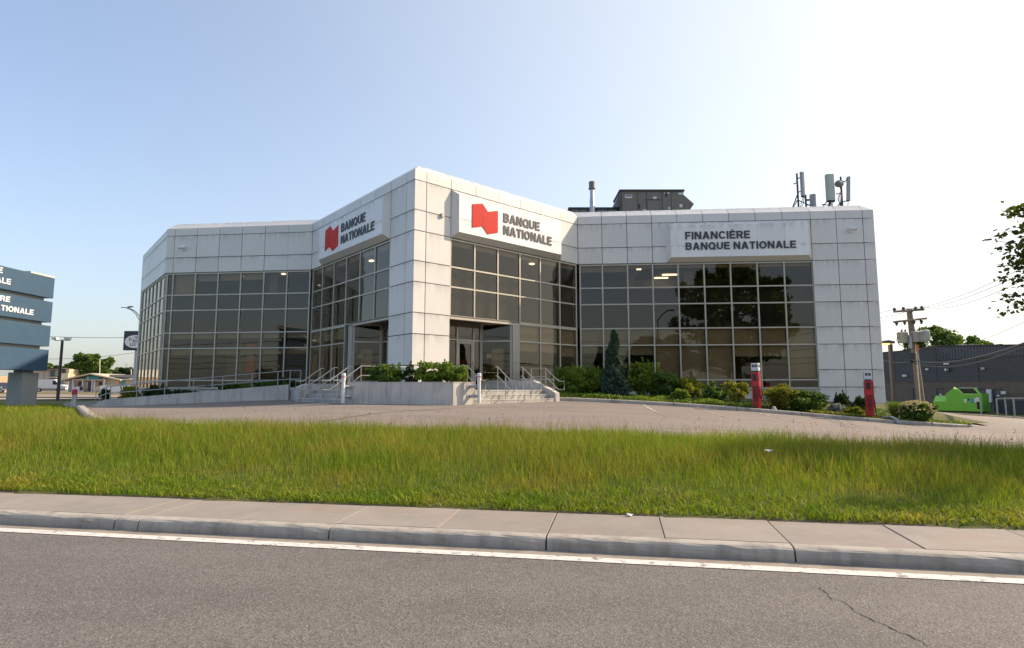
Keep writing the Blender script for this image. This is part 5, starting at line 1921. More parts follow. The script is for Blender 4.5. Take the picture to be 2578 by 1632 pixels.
# ------------------------------------------------------------------ pylon sign on the left
PX, PY = -18.89, 23.0
py = thing('pylon_sign', 'tall blue tenant pylon sign on a grey pillar, cut by the left frame edge', 'sign', (PX - .25, PY + .4, H(-19.2, 23.4)))
zg = H(-19.2, 23.4)
zs = lambda z: z
MB().box(PX - .55, PX, PY, PY + .80, zg - .3, zs(2.27)).build('pillar', M['pylon_grey'], py)
MB().box(PX - .42, PX - .08, PY + .08, PY + .62, zs(2.272), zs(5.95)).build('core', M['pylon_grey'], py)
MB().box(PX - .48, PX - .02, PY - 3.6, PY + .76, zs(2.45), zs(5.9)).build('frame', M['off_white'], py)
MB().box(PX - .60, PX + .0, PY - .02, PY + 1.2, zs(5.962), zs(6.24)).build('cap', M['off_white'], py)
rows = [(5.30, 6.13), (4.31, 5.145), (3.335, 4.17), (2.36, 3.20)]
for k, (a, b) in enumerate(rows):
    a, b = zs(a) * 1.0, zs(b)
    MB().box(PX - .55, PX + .18, PY - 3.8, PY + .98, a, b).build('sign_panel', M['sign_blue'], py)
def yend(u, z):
    return (PX + .18) / ((u - 1289) / 1495.75) / (.9943 + (z - 1.68) / 23 * .107 * 1.0)
def pyl(txt, y_end, length, z, cap):
    lettering(txt, (PX + .182, y_end - length, z), (0, 1, 0), (0, 0, 1), (1, 0, 0), length, cap, .012, M['letter_white'], py)
# far ends of the words, read on the photograph at 4, 25, 24 and 84 px from the left edge
pyl('BANQUE', yend(4, 5.9), 1.46, 5.86, .205)
pyl('NATIONALE', yend(25.5, 5.6), 1.98, 5.50, .205)
pyl('FINANCI\u00c8RE', yend(24, 4.95), 2.1, 4.85, .20)
pyl('BANQUE NATIONALE', yend(84, 4.65), 3.55, 4.50, .205)

def at(u, v, d):
    """a point at distance d that lies where the photograph shows it (used only to read off positions)"""
    X, Zc = (u - 1289) / 1495.75, -(v - 816) / 1495.75
    c, s = math.cos(R(6.127)), math.sin(R(6.127))
    ry, rz = c - Zc * s, s + Zc * c
    return Vector((X * d / ry, d, 1.68 + rz * d / ry))

# lamp posts
def lamp_mast(label, x, y, h, head):
    z = H(x, y)
    t = thing('street_lamp', label, 'lamp', (x, y, z))
    MB().tube([(x, y, z - .2), (x, y, z + h)], [.11, .085], 8).build('post', M['dark_pole'], t, smooth=True)
    return t
p = at(145, 1008.9, 43)
t = lamp_mast('dark lamp post with twin white floodlights on the left lawn', p.x, p.y, 4.35, 0)
z = H(p.x, p.y) + 4.35
MB().box(p.x - .55, p.x + .55, p.y - .05, p.y + .05, z - .02, z + .06).build('crossbar', M['white_paint'], t)
for s in (-1, 1):
    MB().cbox((p.x + s * .45, p.y - .1, z + .12), (.34, .3, .16)).build('floodlight', M['white_paint'], t)
# curved-arm street lamp behind the glass corner
q = at(360, 940, 72)
t = lamp_mast('tall street lamp with a long double curved arm behind the left glass corner', q.x, q.y, 10.2, 0)
zt_ = H(q.x, q.y) + 10.2
a0, a1, a2, a3 = at(352, 797, 72), at(341, 784, 72), at(325, 775.5, 72), at(305, 774, 72)
MB().tube([(q.x, q.y, zt_ - .6), a0, a1, a2, a3], .05, 6).build('arm', M['dark_pole'], t)
MB().tube([(q.x, q.y, zt_ - 1.6), at(351, 806, 72), at(343, 792, 72), at(333, 782, 72), at(318, 775.5, 72)], .045, 6).build('arm', M['dark_pole'], t)
MB().obox(at(321, 774, 72), (.55, 0, .05), (0, .3, 0), (0, 0, .12)).build('lamp_head', M['dark_pole'], t)

# black cafe sign on its white pole
def at2(u, v, d): return at(u, v, d)
D = 75
c0, c1 = at(313, 833.5, D), at(370, 882, D)
t = thing('pole_sign', 'square black sign with white oval on a white pole behind the glass corner', 'sign', (at(341, 990, D).x, D, H(at(341, 990, D).x, D)))
MB().box(c0.x, c1.x, D, D + .5, c1.z, c0.z).build('board', M['navy'], t)
px = at(340.5, 930, D).x
MB().box(px - .28, px + .17, D + .1, D + .4, H(px, D) - .2, c1.z - .002).build('pole', M['galv_dull'], t)
MB().box(px + .172, px + .27, D + .08, D + .38, H(px, D) - .2, c1.z - .003).build('pole_edge', M['white_paint'], t)
ox, oz = (c0.x + c1.x) / 2 - .06, (c0.z + c1.z) / 2 - .12
orx, orz = (c1.x - c0.x) * .43, (c0.z - c1.z) * .335
pts = [(ox + orx * math.cos(6.283 * k / 40), D - .012, oz + orz * math.sin(6.283 * k / 40)) for k in range(40)]
MB().slabpoly(pts, (0, .011, 0)).build('oval', M['white_paint'], t)
def let(txt, x, z, w, h):
    lettering(txt, (x, D - .013, z), (1, 0, 0), (0, 0, 1), (0, -1, 0), w, h, .01, M['navy'], t, bold=.0)
let('TEB', ox - .10, oz + .38, .62, .26)
let('O', ox - .80, oz + .10, .34, .36)
let('XO', ox - .32, oz - .10, .72, .34)
let('LLC', ox - .62, oz - .52, .82, .36)

# white van
def wheel(t, x, y, z, r, ax=(0, 1, 0)):
    a = Vector(ax)
    c = Vector((x, y, z))
    w = MB().tube([c - a * .12, c + a * .12], r, 16).build('wheel', M['tyre'], t)
    MB().tube([c - a * .13, c - a * .121], r * .6, 12).build('rim', M['galv'], w)
vx, vy = at(100, 985, 124).x - 1.2, 124.0
vz = H(vx, vy) + .08
t = thing('delivery_van', 'white cargo van parked in front of the olive wall', 'van', (vx, vy, vz))
sx = lambda x: vx + x
prof = [(0, .45), (0, 2.35), (.25, 2.5), (4.75, 2.5), (5.15, 2.35), (6.0, 1.42), (7.1, 1.15), (7.25, .95), (7.25, .45)]
MB().slabpoly([(sx(x), vy - 1.05, vz + z) for x, z in prof], (0, 2.1, 0)).build('body', M['white_paint'], t)
MB().slabpoly([(sx(5.02), vy - 1.06, vz + 2.22), (sx(5.82), vy - 1.06, vz + 1.42), (sx(4.55), vy - 1.06, vz + 1.42), (sx(4.55), vy - 1.06, vz + 2.22)], (0, .008, 0)).build('side_window', M['car_glass'], t)
MB().slabpoly([(sx(5.2), vy - .9, vz + 2.32), (sx(6.02), vy - .9, vz + 1.44), (sx(6.02), vy + .9, vz + 1.44), (sx(5.2), vy + .9, vz + 2.32)], (.03, 0, .03)).build('windscreen', M['car_glass'], t)
MB().box(sx(1.25), sx(1.55), vy - 1.06, vy - 1.052, vz + .6, vz + 2.4).build('stripe', M['navy'], t)
MB().box(sx(0), sx(7.27), vy - 1.062, vy - 1.051, vz + .46, vz + .62).build('sill', M['charcoal'], t)
MB().box(sx(7.0), sx(7.28), vy - 1.0, vy - .6, vz + .85, vz + 1.08).build('headlight', M['car_glass'], t)
wheel(t, sx(1.9), vy - .95, vz + .36, .40)
wheel(t, sx(5.75), vy - .95, vz + .36, .40)
wheel(t, sx(.4), vy + .2, vz + .36, .40)
# dark pick-up by the pylon foot
cx_ = at(6, 988, 95).x
cy_ = 95.0
cz = H(cx_, cy_) + .06
t = thing('parked_car', 'dark blue car with white plate at the left frame edge behind the pylon', 'car', (cx_, cy_, cz))
prof = [(-2.2, .4), (-2.2, .95), (-1.5, 1.05), (-1.0, 1.6), (.45, 1.6), (1.0, 1.12), (1.75, 1.02), (1.95, .85), (1.95, .4)]
MB().slabpoly([(cx_ + x * .5 - .3 + x * .3, cy_ - .9 - x * .3, cz + z) for x, z in prof], (.9, 1.5, 0)).build('body', M['navy'], t)
MB().slabpoly([(cx_ - 1.0 + x, cy_ - 1.0 - .3 * x, cz + z) for x, z in ((.2, 1.12), (1.4, 1.12), (1.2, 1.52), (.4, 1.52))], (0, .02, 0)).build('window', M['car_glass'], t)
fx_, fy_ = cx_ + 1.9, cy_ - .9
MB().box(fx_ - .75, fx_ + .35, fy_ - .6, fy_ - .55, cz + .42, cz + .62).build('plate', M['label_white'], t)
MB().tube([(fx_ - .9, fy_ - .62, cz + .8), (fx_ - .9, fy_ - .5, cz + .8)], .18, 10).build('headlight', M['white_paint'], t)
wheel(t, cx_ + .9, cy_ - 1.2, cz + .33, .36)
wheel(t, cx_ - 1.2, cy_ - .9, cz + .33, .36)

# low clinic with its gable sign
hx, hy = at(165, 960, 118).x, 118.0
hz = H(hx, hy)
bl = thing('clinic', 'low cream clinic with shallow gable roof and a teal sign across its gable', 'building', (hx + 8, hy, hz))
ax = lambda u, d=118: at(u, 960, d).x
zz = lambda v, d=118: at(200, v, d).z
x0, x1, xp = ax(173), ax(300), ax(231)
ze, zpk = zz(953.5), zz(941.5)
MB().slabpoly([(x0, hy, hz - .3), (x1, hy, hz - .3), (x1, hy, ze - .4), (xp, hy, zpk - .5), (x0, hy, ze - .35)], (0, 9, 0)).build('wall', M['tan_wall'], bl)
MB().box(x1, ax(350), hy + .3, hy + 8, hz - .3, zz(955)).build('side_wing', M['tan_wall'], bl)
r = MB()
r.slabpoly([(x0 - 1.2, hy - .8, ze - .5), (xp, hy - .8, zpk - .12), (xp, hy - .8, zpk + .12), (x0 - 1.2, hy - .8, ze - .2)], (0, 10.5, 0))
r.slabpoly([(xp, hy - .8, zpk - .12), (x1 + .8, hy - .8, ze - .45), (x1 + .8, hy - .8, ze - .15), (xp, hy - .8, zpk + .12)], (0, 10.5, 0))
rf = r.build('roof', M['cream'], bl)
MB().slabpoly([(x1 - 3, hy - .1, zz(950)), (ax(352), hy - .1, zz(954)), (ax(352), hy + 4, zz(945)), (x1 - 5, hy + 4, zz(944))], (0, 0, .15)).build('side_roof', M['roof_dark'], bl)
MB().box(x1 - .4, ax(352), hy - .4, hy - .1, zz(956.2), zz(954.2)).build('eave_board', M['white_paint'], bl)
MB().slabpoly([(ax(208), hy - .06, zz(955)), (ax(258), hy - .06, zz(955)), (ax(252), hy - .06, zz(950)), (ax(231), hy - .06, zz(944.5)), (ax(214), hy - .06, zz(948.5))], (0, .05, 0)).build('sign_board', M['teal'], bl)
MB().box(ax(223), ax(249), hy - .10, hy - .062, zz(954), zz(949)).build('sign_text_band', M['blue_lt'], bl)
MB().box(ax(219.5), ax(223), hy - .11, hy - .063, zz(954), zz(949)).build('sign_emblem', M['label_white'], bl)
for u0, u1, v0, v1, mt in ((197, 212, 960, 972.5, 'brown_fascia'), (222, 236.5, 959.5, 985, 'door_grey'), (249, 260, 960.5, 971.5, 'brown_fascia'), (263, 267, 960, 974, 'brown_fascia')):
    w = MB().box(ax(u0), ax(u1), hy - .055, hy - .01, zz(v1), zz(v0)).build('window' if v1 < 980 else 'door', M[mt], bl)
    MB().box(ax(u0) - .12, ax(u1) + .12, hy - .09, hy - .056, zz(v0), zz(v0) + .12).build('frame', M['white_paint'], w)
    MB().box(ax(u0) - .12, ax(u0) - .001, hy - .09, hy - .056, zz(v1), zz(v0)).build('frame', M['white_paint'], w)
    MB().box(ax(u1) + .001, ax(u1) + .12, hy - .09, hy - .056, zz(v1), zz(v0)).build('frame', M['white_paint'], w)
for u in (192, 216, 240, 246, 270):
    MB().box(ax(u), ax(u + 2), hy - 1.0, hy - .85, hz - .1, zz(957.5)).build('porch_post', M['white_paint'], bl)
MB().box(ax(191), ax(272), hy - 1.1, hy - .1, zz(957.5), zz(955.8)).build('porch_beam', M['cream'], bl)
MB().box(ax(192), ax(220), hy - .9, hy - .8, hz, zz(974)).build('porch_panel', M['white_paint'], bl)
MB().box(ax(247), ax(268), hy - .9, hy - .8, hz, zz(973.5)).build('porch_panel', M['cream'], bl)
MB().box(ax(211.5), ax(218.5), hy - 1.05, hy - .91, zz(983), zz(974)).build('notice', M['navy'], bl)
for u0, u1 in ((278, 288), (303, 313)):
    MB().box(ax(u0), ax(u1), hy + .24, hy + .29, zz(970), zz(958)).build('window', M['blue_lt'], bl)
MB().box(ax(272), ax(345), hy - 2.2, hy - 2.0, hz, zz(971)).build('parapet_panel', M['white_paint'], bl)
MB().box(ax(160.5), ax(172), hy + 1.5, hy + 8, hz - .3, zz(957)).build('annex_wall', M['olive_wall'], bl)
MB().slabpoly([(x0 + .05, hy - .05, hz), (ax(190), hy - .05, hz), (ax(191), hy - .05, zz(958)), (x0 + .05, hy - .05, zz(957))], (0, .045, 0)).build('side_panel', M['grey_wall'], bl)
# two-storey flats
D = 146
ax2 = lambda u: at(u, 950, D).x
zz2 = lambda v: at(130, v, D).z
fl = thing('apartment_block', 'two storey cream apartment block with balconies behind the white van', 'building', (ax2(130), D, H(ax2(130), D)))
z0 = H(ax2(130), D)
MB().box(ax2(70), ax2(173), D, D + 12, z0 - .3, zz2(929)).build('wall', M['tan_wall'], fl)
MB().box(ax2(68), ax2(160), D - .9, D + 12, zz2(929) + .01, zz2(926.5)).build('roof', M['roof_dark'], fl)
for u0, u1, v0, v1, mt in ((108, 113, 931, 962, 'grey_wall'), (120, 123, 931, 962, 'grey_wall'), (126, 149, 932, 949, 'door_grey'), (126, 149, 952, 963, 'charcoal'), (139, 148, 932, 947, 'olive_wall'), (155, 165, 929.5, 939.5, 'hvac_dark')):
    MB().box(ax2(u0), ax2(u1), D - .06 - (.05 if mt == 'olive_wall' else 0), D - .02, zz2(v1), zz2(v0)).build('window' if mt in ('door_grey', 'charcoal') else 'wall_panel', M[mt], fl)
MB().box(ax2(125.5), ax2(150), D - 1.1, D - .07, zz2(951.5), zz2(949.2)).build('balcony', M['cream'], fl)
MB().box(ax2(152), ax2(175), D - .5, D - .07, zz2(957), zz2(940)).build('wall_panel', M['cream'], fl)
MB().box(ax2(147), ax2(171), D - 2.5, D - 1, zz2(957.5), zz2(955)).build('canopy', M['white_paint'], fl)
# store at the far left: it also shows in the left glass wall
st = thing('brick_store', 'long low beige store with brown fascia, mostly beyond the left frame edge', 'building', (-98, 95, .8))
SWL = Wall((-136, 98), (-89.5, 94))
mb = MB(); mb.wbox(SWL, 0, SWL.L, -14, 0, .3, 3.7); mb.build('wall', M['brick_pink'], st)
mb = MB(); mb.wbox(SWL, -.3, SWL.L - 5, -14, .3, 3.705, 4.9); mb.build('fascia', M['brown_fascia'], st)
mb = MB(); mb.wbox(SWL, SWL.L - 4.9, SWL.L - .2, -9, -1, 3.71, 5.1); mb.build('roof_box', M['white_paint'], st)
for k in range(5):
    mb = MB(); mb.wbox(SWL, 3 + k * 7, 7 + k * 7, .01, .06, .9, 3.0); mb.build('shop_window', M['car_glass'], st)

tree('tree', 'large round green tree behind the gabled clinic', (at(225, 985, 152).x, 152, .8), 10, (at(222, 940, 152).x, 152, 6.6), (5.0, 4.0, 3.6), 9000, .50, M['leaf_mid'], 'distant trees on the left', clumps=60, crad=.26, trunk_r=.3)
tree('tree', 'dark tree right of the gabled clinic, lower than the round one', (at(278, 985, 170).x, 170, .8), 6, (at(276, 950, 170).x, 170, 4.5), (3.4, 3, 2.2), 4500, .5, M['leaf_dark'], 'distant trees on the left', clumps=34)
tree('tree', 'pale narrow tree between the dark trees right of the clinic', (at(300, 985, 176).x, 176, .8), 6, (at(301, 948, 176).x, 176, 4.5), (2.6, 3, 2.4), 3000, .5, M['leaf_mid'], 'distant trees on the left', clumps=30)
tree('tree', 'dark tree beside the white sign pole', (at(325, 985, 170).x, 170, .8), 6, (at(328, 948, 170).x, 170, 4.6), (3.8, 3, 2.4), 4500, .5, M['leaf_dark'], 'distant trees on the left', clumps=34)
tree('tree', 'bushy tree crown rising over the flat apartment roof', (at(130, 985, 185).x, 185, .8), 7, (at(131, 930, 185).x, 185, 5.9), (5.0, 3, 2.4), 4500, .55, M['leaf_mid'], 'distant trees on the left', clumps=36)
tree('tree', 'tree just showing right of the pylon', (at(95, 985, 180).x, 180, .8), 8, (at(90, 932, 180).x, 180, 6.6), (4.0, 3, 3.0), 4500, .55, M['leaf_mid'], 'distant trees on the left', clumps=36)
for u, v, d, r, l in ((250.5, 905, 140, .10, 'thin pale pole rising behind the clinic gable'), (330, 930, 150, .10, 'thin pale pole beside the white sign pole')):
    b0 = at(u, 985, d)
    t = thing('utility_pole', l, 'pole', (b0.x, d, H(b0.x, d)))
    MB().tube([(b0.x, d, H(b0.x, d) - .2), (at(u + 1, v, d).x, d, at(u, v, d).z)], r, 6).build('pole', M['off_white'], t)
b0 = at(315.5, 960, 240)
t = thing('lattice_tower', 'faint distant lattice mast above the far trees', 'mast', (b0.x, 240, .8))
zt2 = at(316, 914, 240).z
for s in (-.35, .35):
    MB().tube([(b0.x + s, 240, .8), (b0.x + s * .6, 240, zt2)], .07, 5).build('leg', M['galv_dull'], t)
mb = MB()
for k in range(9):
    za, zb = .8 + (zt2 - .8) * k / 9, .8 + (zt2 - .8) * (k + 1) / 9
    mb.tube([(b0.x - .33, 240, za), (b0.x + .33, 240, zb)], .05, 4)
mb.build('bracing', M['galv_dull'], t)
def wire(label, a, b, sag, r=.018, g='overhead wires'):
    o = MB().tube(wave_line(a, b, sag), r, 5).build('overhead_wire', M['black'])
    o['label'] = label
    o['category'] = 'wire'
    o['group'] = g
    return o
wire('wire crossing the sky between the pylon and the black sign', at(-60, 838, 80), at(345, 850, 80), .25, .03)
wire('lower faint wire rising from the pylon towards the black sign', at(-60, 892, 85), at(365, 884, 85), .9, .025)

# ------------------------------------------------------------------ right-hand side
GW = Wall((41.2, 67.5), (43.6, 45.5))
zb0 = -.42
wh = thing('warehouse', 'long dark grey commercial building with ribbed cladding and brick base', 'building', (42, 55, zb0))
zl = lambda s, v, k=0: at(0, v, 1).z
split = 8.6
def gz(s, v):
    p = GW.at(s, 0, 0)
    return 1.68 + (976.6 - v) / 1495.75 * p.y * 1.002
L = GW.L
mb = MB(); mb.wbox(GW, 0, L, -.4, 0, zb0 - .8, 2.27); mb.build('brick_base', M['far_brick'], wh)
# band of dark slats, length by length
def slats(s0, s1, z0, z1, n, o=.06):
    for k in range(n):
        a, b = z0 + (z1 - z0) * k / n, z0 + (z1 - z0) * (k + 1) / n
        mb = MB()
        mb.slabpoly([GW.at(s0, .0, a + .012), GW.at(s0, o, a + .012), GW.at(s0, o * .55, b - .012), GW.at(s0, .0, b - .012)], GW.d * (s1 - s0))
        mb.build('slat', M['slat_dark'], wh)
joints = [0, 3.0, 8.55, 13.2, 17.6, L]
for i, (a, b) in enumerate(zip(joints[:-1], joints[1:])):
    top = 5.55 if b <= 8.6 else 4.35
    slats(a + .03, b - .03, 2.28, top, 20 if b <= 8.6 else 13)
mb = MB(); mb.wbox(GW, 0, 8.55, -.4, -.01, 2.27, 5.56); mb.build('wall', M['charcoal'], wh)
mb = MB(); mb.wbox(GW, 8.56, L, -.4, -.012, 2.27, 4.36); mb.build('wall', M['charcoal'], wh)
mb = MB(); mb.wbox(GW, 8.56, L, -.5, .09, 4.362, 4.44); mb.build('parapet_cap', M['hvac_dark'], wh)
mb = MB(); mb.wbox(GW, 0, 8.55, -.5, .09, 5.562, 5.64); mb.build('parapet_cap', M['hvac_dark'], wh)
mb = MB(); mb.wbox(GW, 0, L, -30, -.41, zb0 - .5, 4.3); mb.build('main_volume', M['charcoal'], wh)
# upper ribbed storey set back
UPW = Wall((44.2, 61.5), (64, 57.0))
mb = MB()
mb.wbox(UPW, 0, UPW.L, -10, 0, 4.0, at(2400, 873.5, 62).z)
mb.build('upper_wall', M['rib_grey'], wh)
for k in range(70):
    s = .1 + k * .285
    if s < UPW.L: 
        mb = MB(); mb.wbox(UPW, s, s + .10, .002, .06, 4.3, at(2400, 874.2, 62).z); mb.build('rib', M['rib_grey'], wh)
mb = MB(); mb.wbox(UPW, -.1, UPW.L, -10.1, .12, at(2400, 873.5, 62).z + .002, at(2400, 873.5, 62).z + .12); mb.build('parapet_cap', M['hvac_dark'], wh)
def on_wall(u, v=1000):
    r = at(u, v, 50)
    k = r.x / r.y
    # wall line x = a + m (y)
    a, b = GW.a, GW.b
    m = (b.x - a.x) / (b.y - a.y)
    y = (a.x - m * a.y) / (k - m)
    s = (Vector((k * y, y, 0)) - GW.a).dot(GW.d)
    return s, y
def wz(u, v):
    s, y = on_wall(u, v)
    return at(u, v, y).z
for (u0, u1, v0) in ((2302, 2329, 980), (2362, 2376, 980), (2456, 2480, 981), (2505, 2522, 981)):
    s0, s1 = on_wall(u0)[0], on_wall(u1)[0]
    zt3 = wz(u0, v0)
    mb = MB(); mb.wbox(GW, s0, s1, .002, .03, zb0 - .2, zt3); d = mb.build('door', M['door_grey'], wh)
    mb = MB(); mb.wbox(GW, s0 - .08, s0 - .002, .002, .07, zb0 - .2, zt3 + .08); mb.build('frame', M['charcoal'], d)
    mb = MB(); mb.wbox(GW, s0 - .08, s1 + .08, .001, .068, zt3 + .002, zt3 + .08); mb.build('frame', M['charcoal'], d)
    mb = MB(); mb.wbox(GW, (s0 + s1) / 2 - .1, (s0 + s1) / 2 + .1, .031, .036, zt3 - .6, zt3 - .45); mb.build('notice', M['label_white'], d)
for u, v, w, h, mt in ((2494, 997, .45, 1.15, 'label_white'), (2530, 989, .4, .25, 'label_white'), (2387, 931, .45, .22, 'label_white'), (2390, 931, .3, .3, 'charcoal'), (2280, 946, .5, .2, 'label_white'), (2337, 930, .3, .18, 'white_paint'), (2386, 916, .6, .15, 'label_white'), (2478, 928, .35, .22, 'galv_dull')):
    s, y = on_wall(u, v)
    z = at(u, v, y).z
    mb = MB(); mb.wbox(GW, s - w / 2, s + w / 2, .075, .20, z - h / 2, z + h / 2); mb.build('wall_fitting', M[mt], wh)
# roof hump and vents
c0 = at(2420, 872, 66)
t = thing('roof_vent', 'pale ribbed roof monitor on the dark grey building', 'vent', (c0.x, 66, 6.0))
MB().slabpoly([(at(2410, 874, 66).x, 66, at(2410, 874, 66).z - .3), (at(2472, 874, 66).x, 66, at(2472, 874, 66).z - .3), (at(2470, 868, 66).x, 66, at(2470, 868, 66).z), (at(2424, 867, 66).x, 66, at(2424, 867, 66).z)], (0, 3, 0)).build('hood', M['off_white'], t)
# dumpsters
def bx(p, q): return p
du = thing('dumpster', 'big lime green front-load dumpster with open dark lid', 'dumpster', (39.9, 53.5, -.4))
DW = Wall((37.3, 53.1), (39.35, 50.3))          # its long face towards the lot
zd = -.42
hL = DW.L
a0, a1, a2 = 0, 1.0, 2.4
mb = MB(); mb.wbox(DW, a1 + .004, hL, -1.7, 0, zd + .12, 1.12); mb.build('bin_body', M['bin_green'], du)
mb = MB(); mb.wbox(DW, hL - .04, hL + .10, -1.75, .06, zd + .1, 1.2); mb.build('end_flange', M['bin_green'], du)
mb = MB(); mb.slabpoly([DW.at(a1, .01, 1.122), DW.at(a1 + 1.25, .01, 1.122), DW.at(a1 + .62, .01, 1.66)], DW.n * -1.6); mb.build('gable_lid', M['bin_green'], du)
mb = MB(); mb.slabpoly([DW.at(a1 + .66, .03, 1.67), DW.at(a1 + 1.28, .03, 1.12), DW.at(a1 + 1.28, .03, 1.19), DW.at(a1 + .66, .03, 1.74)], DW.n * -.12); mb.build('lid_edge', M['bin_lime'], du)
mb = MB(); mb.slabpoly([DW.at(a1 + .9, -.25, 1.62), DW.at(hL - .42, -.25, 1.60), DW.at(hL - .2, -.25, 1.13), DW.at(a1 + 1.3, -.25, 1.13)], DW.n * -.06); mb.build('open_lid', M['bin_black'], du)
mb = MB(); mb.slabpoly([DW.at(hL - .5, -.1, 1.66), DW.at(hL - .3, -.1, 1.67), DW.at(hL - .02, -.1, 1.22), DW.at(hL - .16, -.1, 1.20)], DW.n * -.08); mb.build('lid_edge', M['bin_lime'], du)
mb = MB(); mb.wbox(DW, a1 + .7, hL - .5, -1.3, -1.22, 1.4, 1.72); mb.build('raised_lid', M['galv_dull'], du)
mb = MB(); mb.wbox(DW, a1 + 1.28, hL - .02, -.05, .05, 1.07, 1.19); mb.build('rim', M['bin_lime'], du)
for s, z, w, h, mt in ((a1 + 1.3, .58, .2, .3, 'label_white'), (a1 + 1.78, .6, .22, .4, 'blue_lt'), (a1 + 2.04, .62, .1, .38, 'label_white'), (a1 + 1.58, .68, .1, .18, 'bin_black'), (hL - .3, .7, .2, .35, 'label_white'), (hL - .28, .2, .3, .6, 'bin_black')):
    mb = MB(); mb.wbox(DW, s, s + w, .002, .02, z - h / 2, z + h / 2); mb.build('label', M[mt], du)
mb = MB(); mb.wbox(DW, a0, a1, -1.5, -.02, zd + .12, .48); mb.build('side_body', M['bin_green'], du)
mb = MB(); mb.slabpoly([DW.at(a0 + .05, -.02, .482), DW.at(a1, -.02, .482), DW.at(a1, -.3, .96), DW.at(a0 + .15, -.3, .98)], DW.n * -1.1); mb.build('side_hood', M['bin_lime'], du)
mb = MB(); mb.wbox(DW, a0 + .1, a0 + .38, -.018, .0, -.06, .16); mb.build('label', M['bin_black'], du)
mb = MB(); mb.wbox(DW, .1, hL - .1, -1.6, -.1, zd - .2, zd + .12); mb.build('skid', M['bin_black'], du)
# blue bin behind a tubular guard
bp = at(2548, 1022, 48.5)
bb = thing('refuse_bin', 'dark blue refuse bin behind the grey tube guard', 'bin', (bp.x, bp.y, -.4))
mb = MB(); mb.cbox((bp.x, bp.y, .12), (1.0, 1.7, 1.0), R(-8)); mb.build('body', M['navy'], bb)
mb = MB(); mb.cbox((bp.x, bp.y, .66), (1.08, 1.8, .07), R(-8)); mb.build('lid', M['charcoal'], bb)
mb = MB(); mb.cbox((bp.x - .52, bp.y - .3, .3), (.02, .4, .25), R(-8)); mb.build('label', M['label_white'], bb)
g1, g2, g3 = at(2511, 1037, 47), at(2533, 1038, 46.3), at(2554, 1038, 45.6)
t = thing('tube_guard', 'grey tubular guard rail standing before the blue bin', 'guard rail', (g2.x, g2.y, -.35))
tops = []
for g, zz_ in ((g1, .80), (g2, .86), (g3, .88)):
    MB().tube([(g.x, g.y, -.5), (g.x, g.y, zz_)], .055, 8).build('post', M['galv_dull'], t)
    tops.append(Vector((g.x, g.y, zz_)))
MB().tube([tops[0], tops[1], tops[2], tops[2] + Vector((.9, -1.5, 0))], .05, 8).build('rail', M['galv_dull'], t)
g = at(2470, 1036, 48.5)
t = thing('guard_post', 'single thin grey post between the green dumpster and the double door', 'post', (g.x, g.y, -.4))
MB().tube([(g.x, g.y, -.6), (g.x, g.y, .95)], .05, 8).build('post', M['galv_dull'], t)

# lamp post with a lit sodium head
p0 = at(2252, 1030, 40)
lp = thing('street_lamp', 'brown lamp post with glowing orange head beside the end pier', 'lamp', (p0.x, 40, H(p0.x, 40)))
ph = at(2240, 866, 40)
px = p0.x
MB().box(px - .10, px + .10, 39.9, 40.1, H(px, 40) - .2, ph.z - .02).build('post', M['dark_pole'], lp)
MB().slabpoly([(px - .78, 39.75, ph.z + .02), (px + .18, 39.75, ph.z + .02), (px + .18, 39.75, ph.z + .16), (px - .25, 39.75, ph.z + .24), (px - .78, 39.75, ph.z + .12)], (0, .5, 0)).build('hood', M['hvac_dark'], lp)
MB().slabpoly([(px - .74, 39.78, ph.z + .018), (px - .14, 39.78, ph.z + .018), (px - .18, 39.78, ph.z - .07), (px - .62, 39.78, ph.z - .07)], (0, .44, 0)).build('lens', M['sodium'], lp)

# utility pole with transformers
UD = 50
base, topp = at(2322, 1030, UD), at(2288.5, 778, UD)
up = thing('utility_pole', 'leaning weathered wooden utility pole with two crossarms and grey transformers', 'pole', (base.x, UD, H(base.x, UD)))
B0v = Vector((base.x, UD, H(base.x, UD) - .3))
MB().tube([B0v, topp], [.30, .21], 12).build('pole', M['wood'], up, smooth=True)
def arm(u0, v0, u1, v1, d0, d1):
    a, b = at(u0, v0, d0), at(u1, v1, d1)
    MB().tube([a, b], .10, 6).build('crossarm', M['wood'], up)
    return a, b
A1 = arm(2250, 785, 2326, 779.5, UD - .6, UD - .3)
A2 = arm(2250, 811, 2332, 802, UD - .6, UD - .3)
for u, v in ((2252, 779), (2274.5, 777), (2305, 776), (2320.5, 774.5)):
    p = at(u, v, UD - .45)
    MB().lathe((p.x, p.y, p.z - .16), [(.05, 0), (.14, .05), (.10, .12), (.15, .18), (.06, .30)], 10).build('insulator', M['charcoal'], up)
for u, v in ((2257, 815), (2277.5, 813), (2301, 811), (2319.5, 811)):
    p = at(u, v, UD - .45)
    MB().lathe((p.x, p.y, p.z - .18), [(.05, 0), (.09, .1), (.14, .3), (.05, .42)], 8).build('cutout', M['charcoal'], up)
for u, s in ((2278, 1), (2301, -1)):
    MB().tube([at(u, 783, UD - .4), at(2289.5, 788, UD - .25)], .03, 5).build('brace', M['wood'], up)
for uc, vt, vb, r0, r1, n_ in ((2271.5, 839, 864, .42, .33, 0), (2303, 837, 861, .34, .32, 1), (2315.5, 836.5, 861, .32, .30, 1), (2327, 834, 860, .38, .37, 0)):
    a, b = at(uc, vt, UD - .35), at(uc, vb, UD - .35)
    MB().lathe((a.x, a.y, b.z), [(r1 * .9, 0), (r1, .06), (r0, a.z - b.z), (r0 * 1.05, a.z - b.z + .02), (r0 * .7, a.z - b.z + .10)], 14).build('transformer', M['galv_dull'], up, smooth=True)
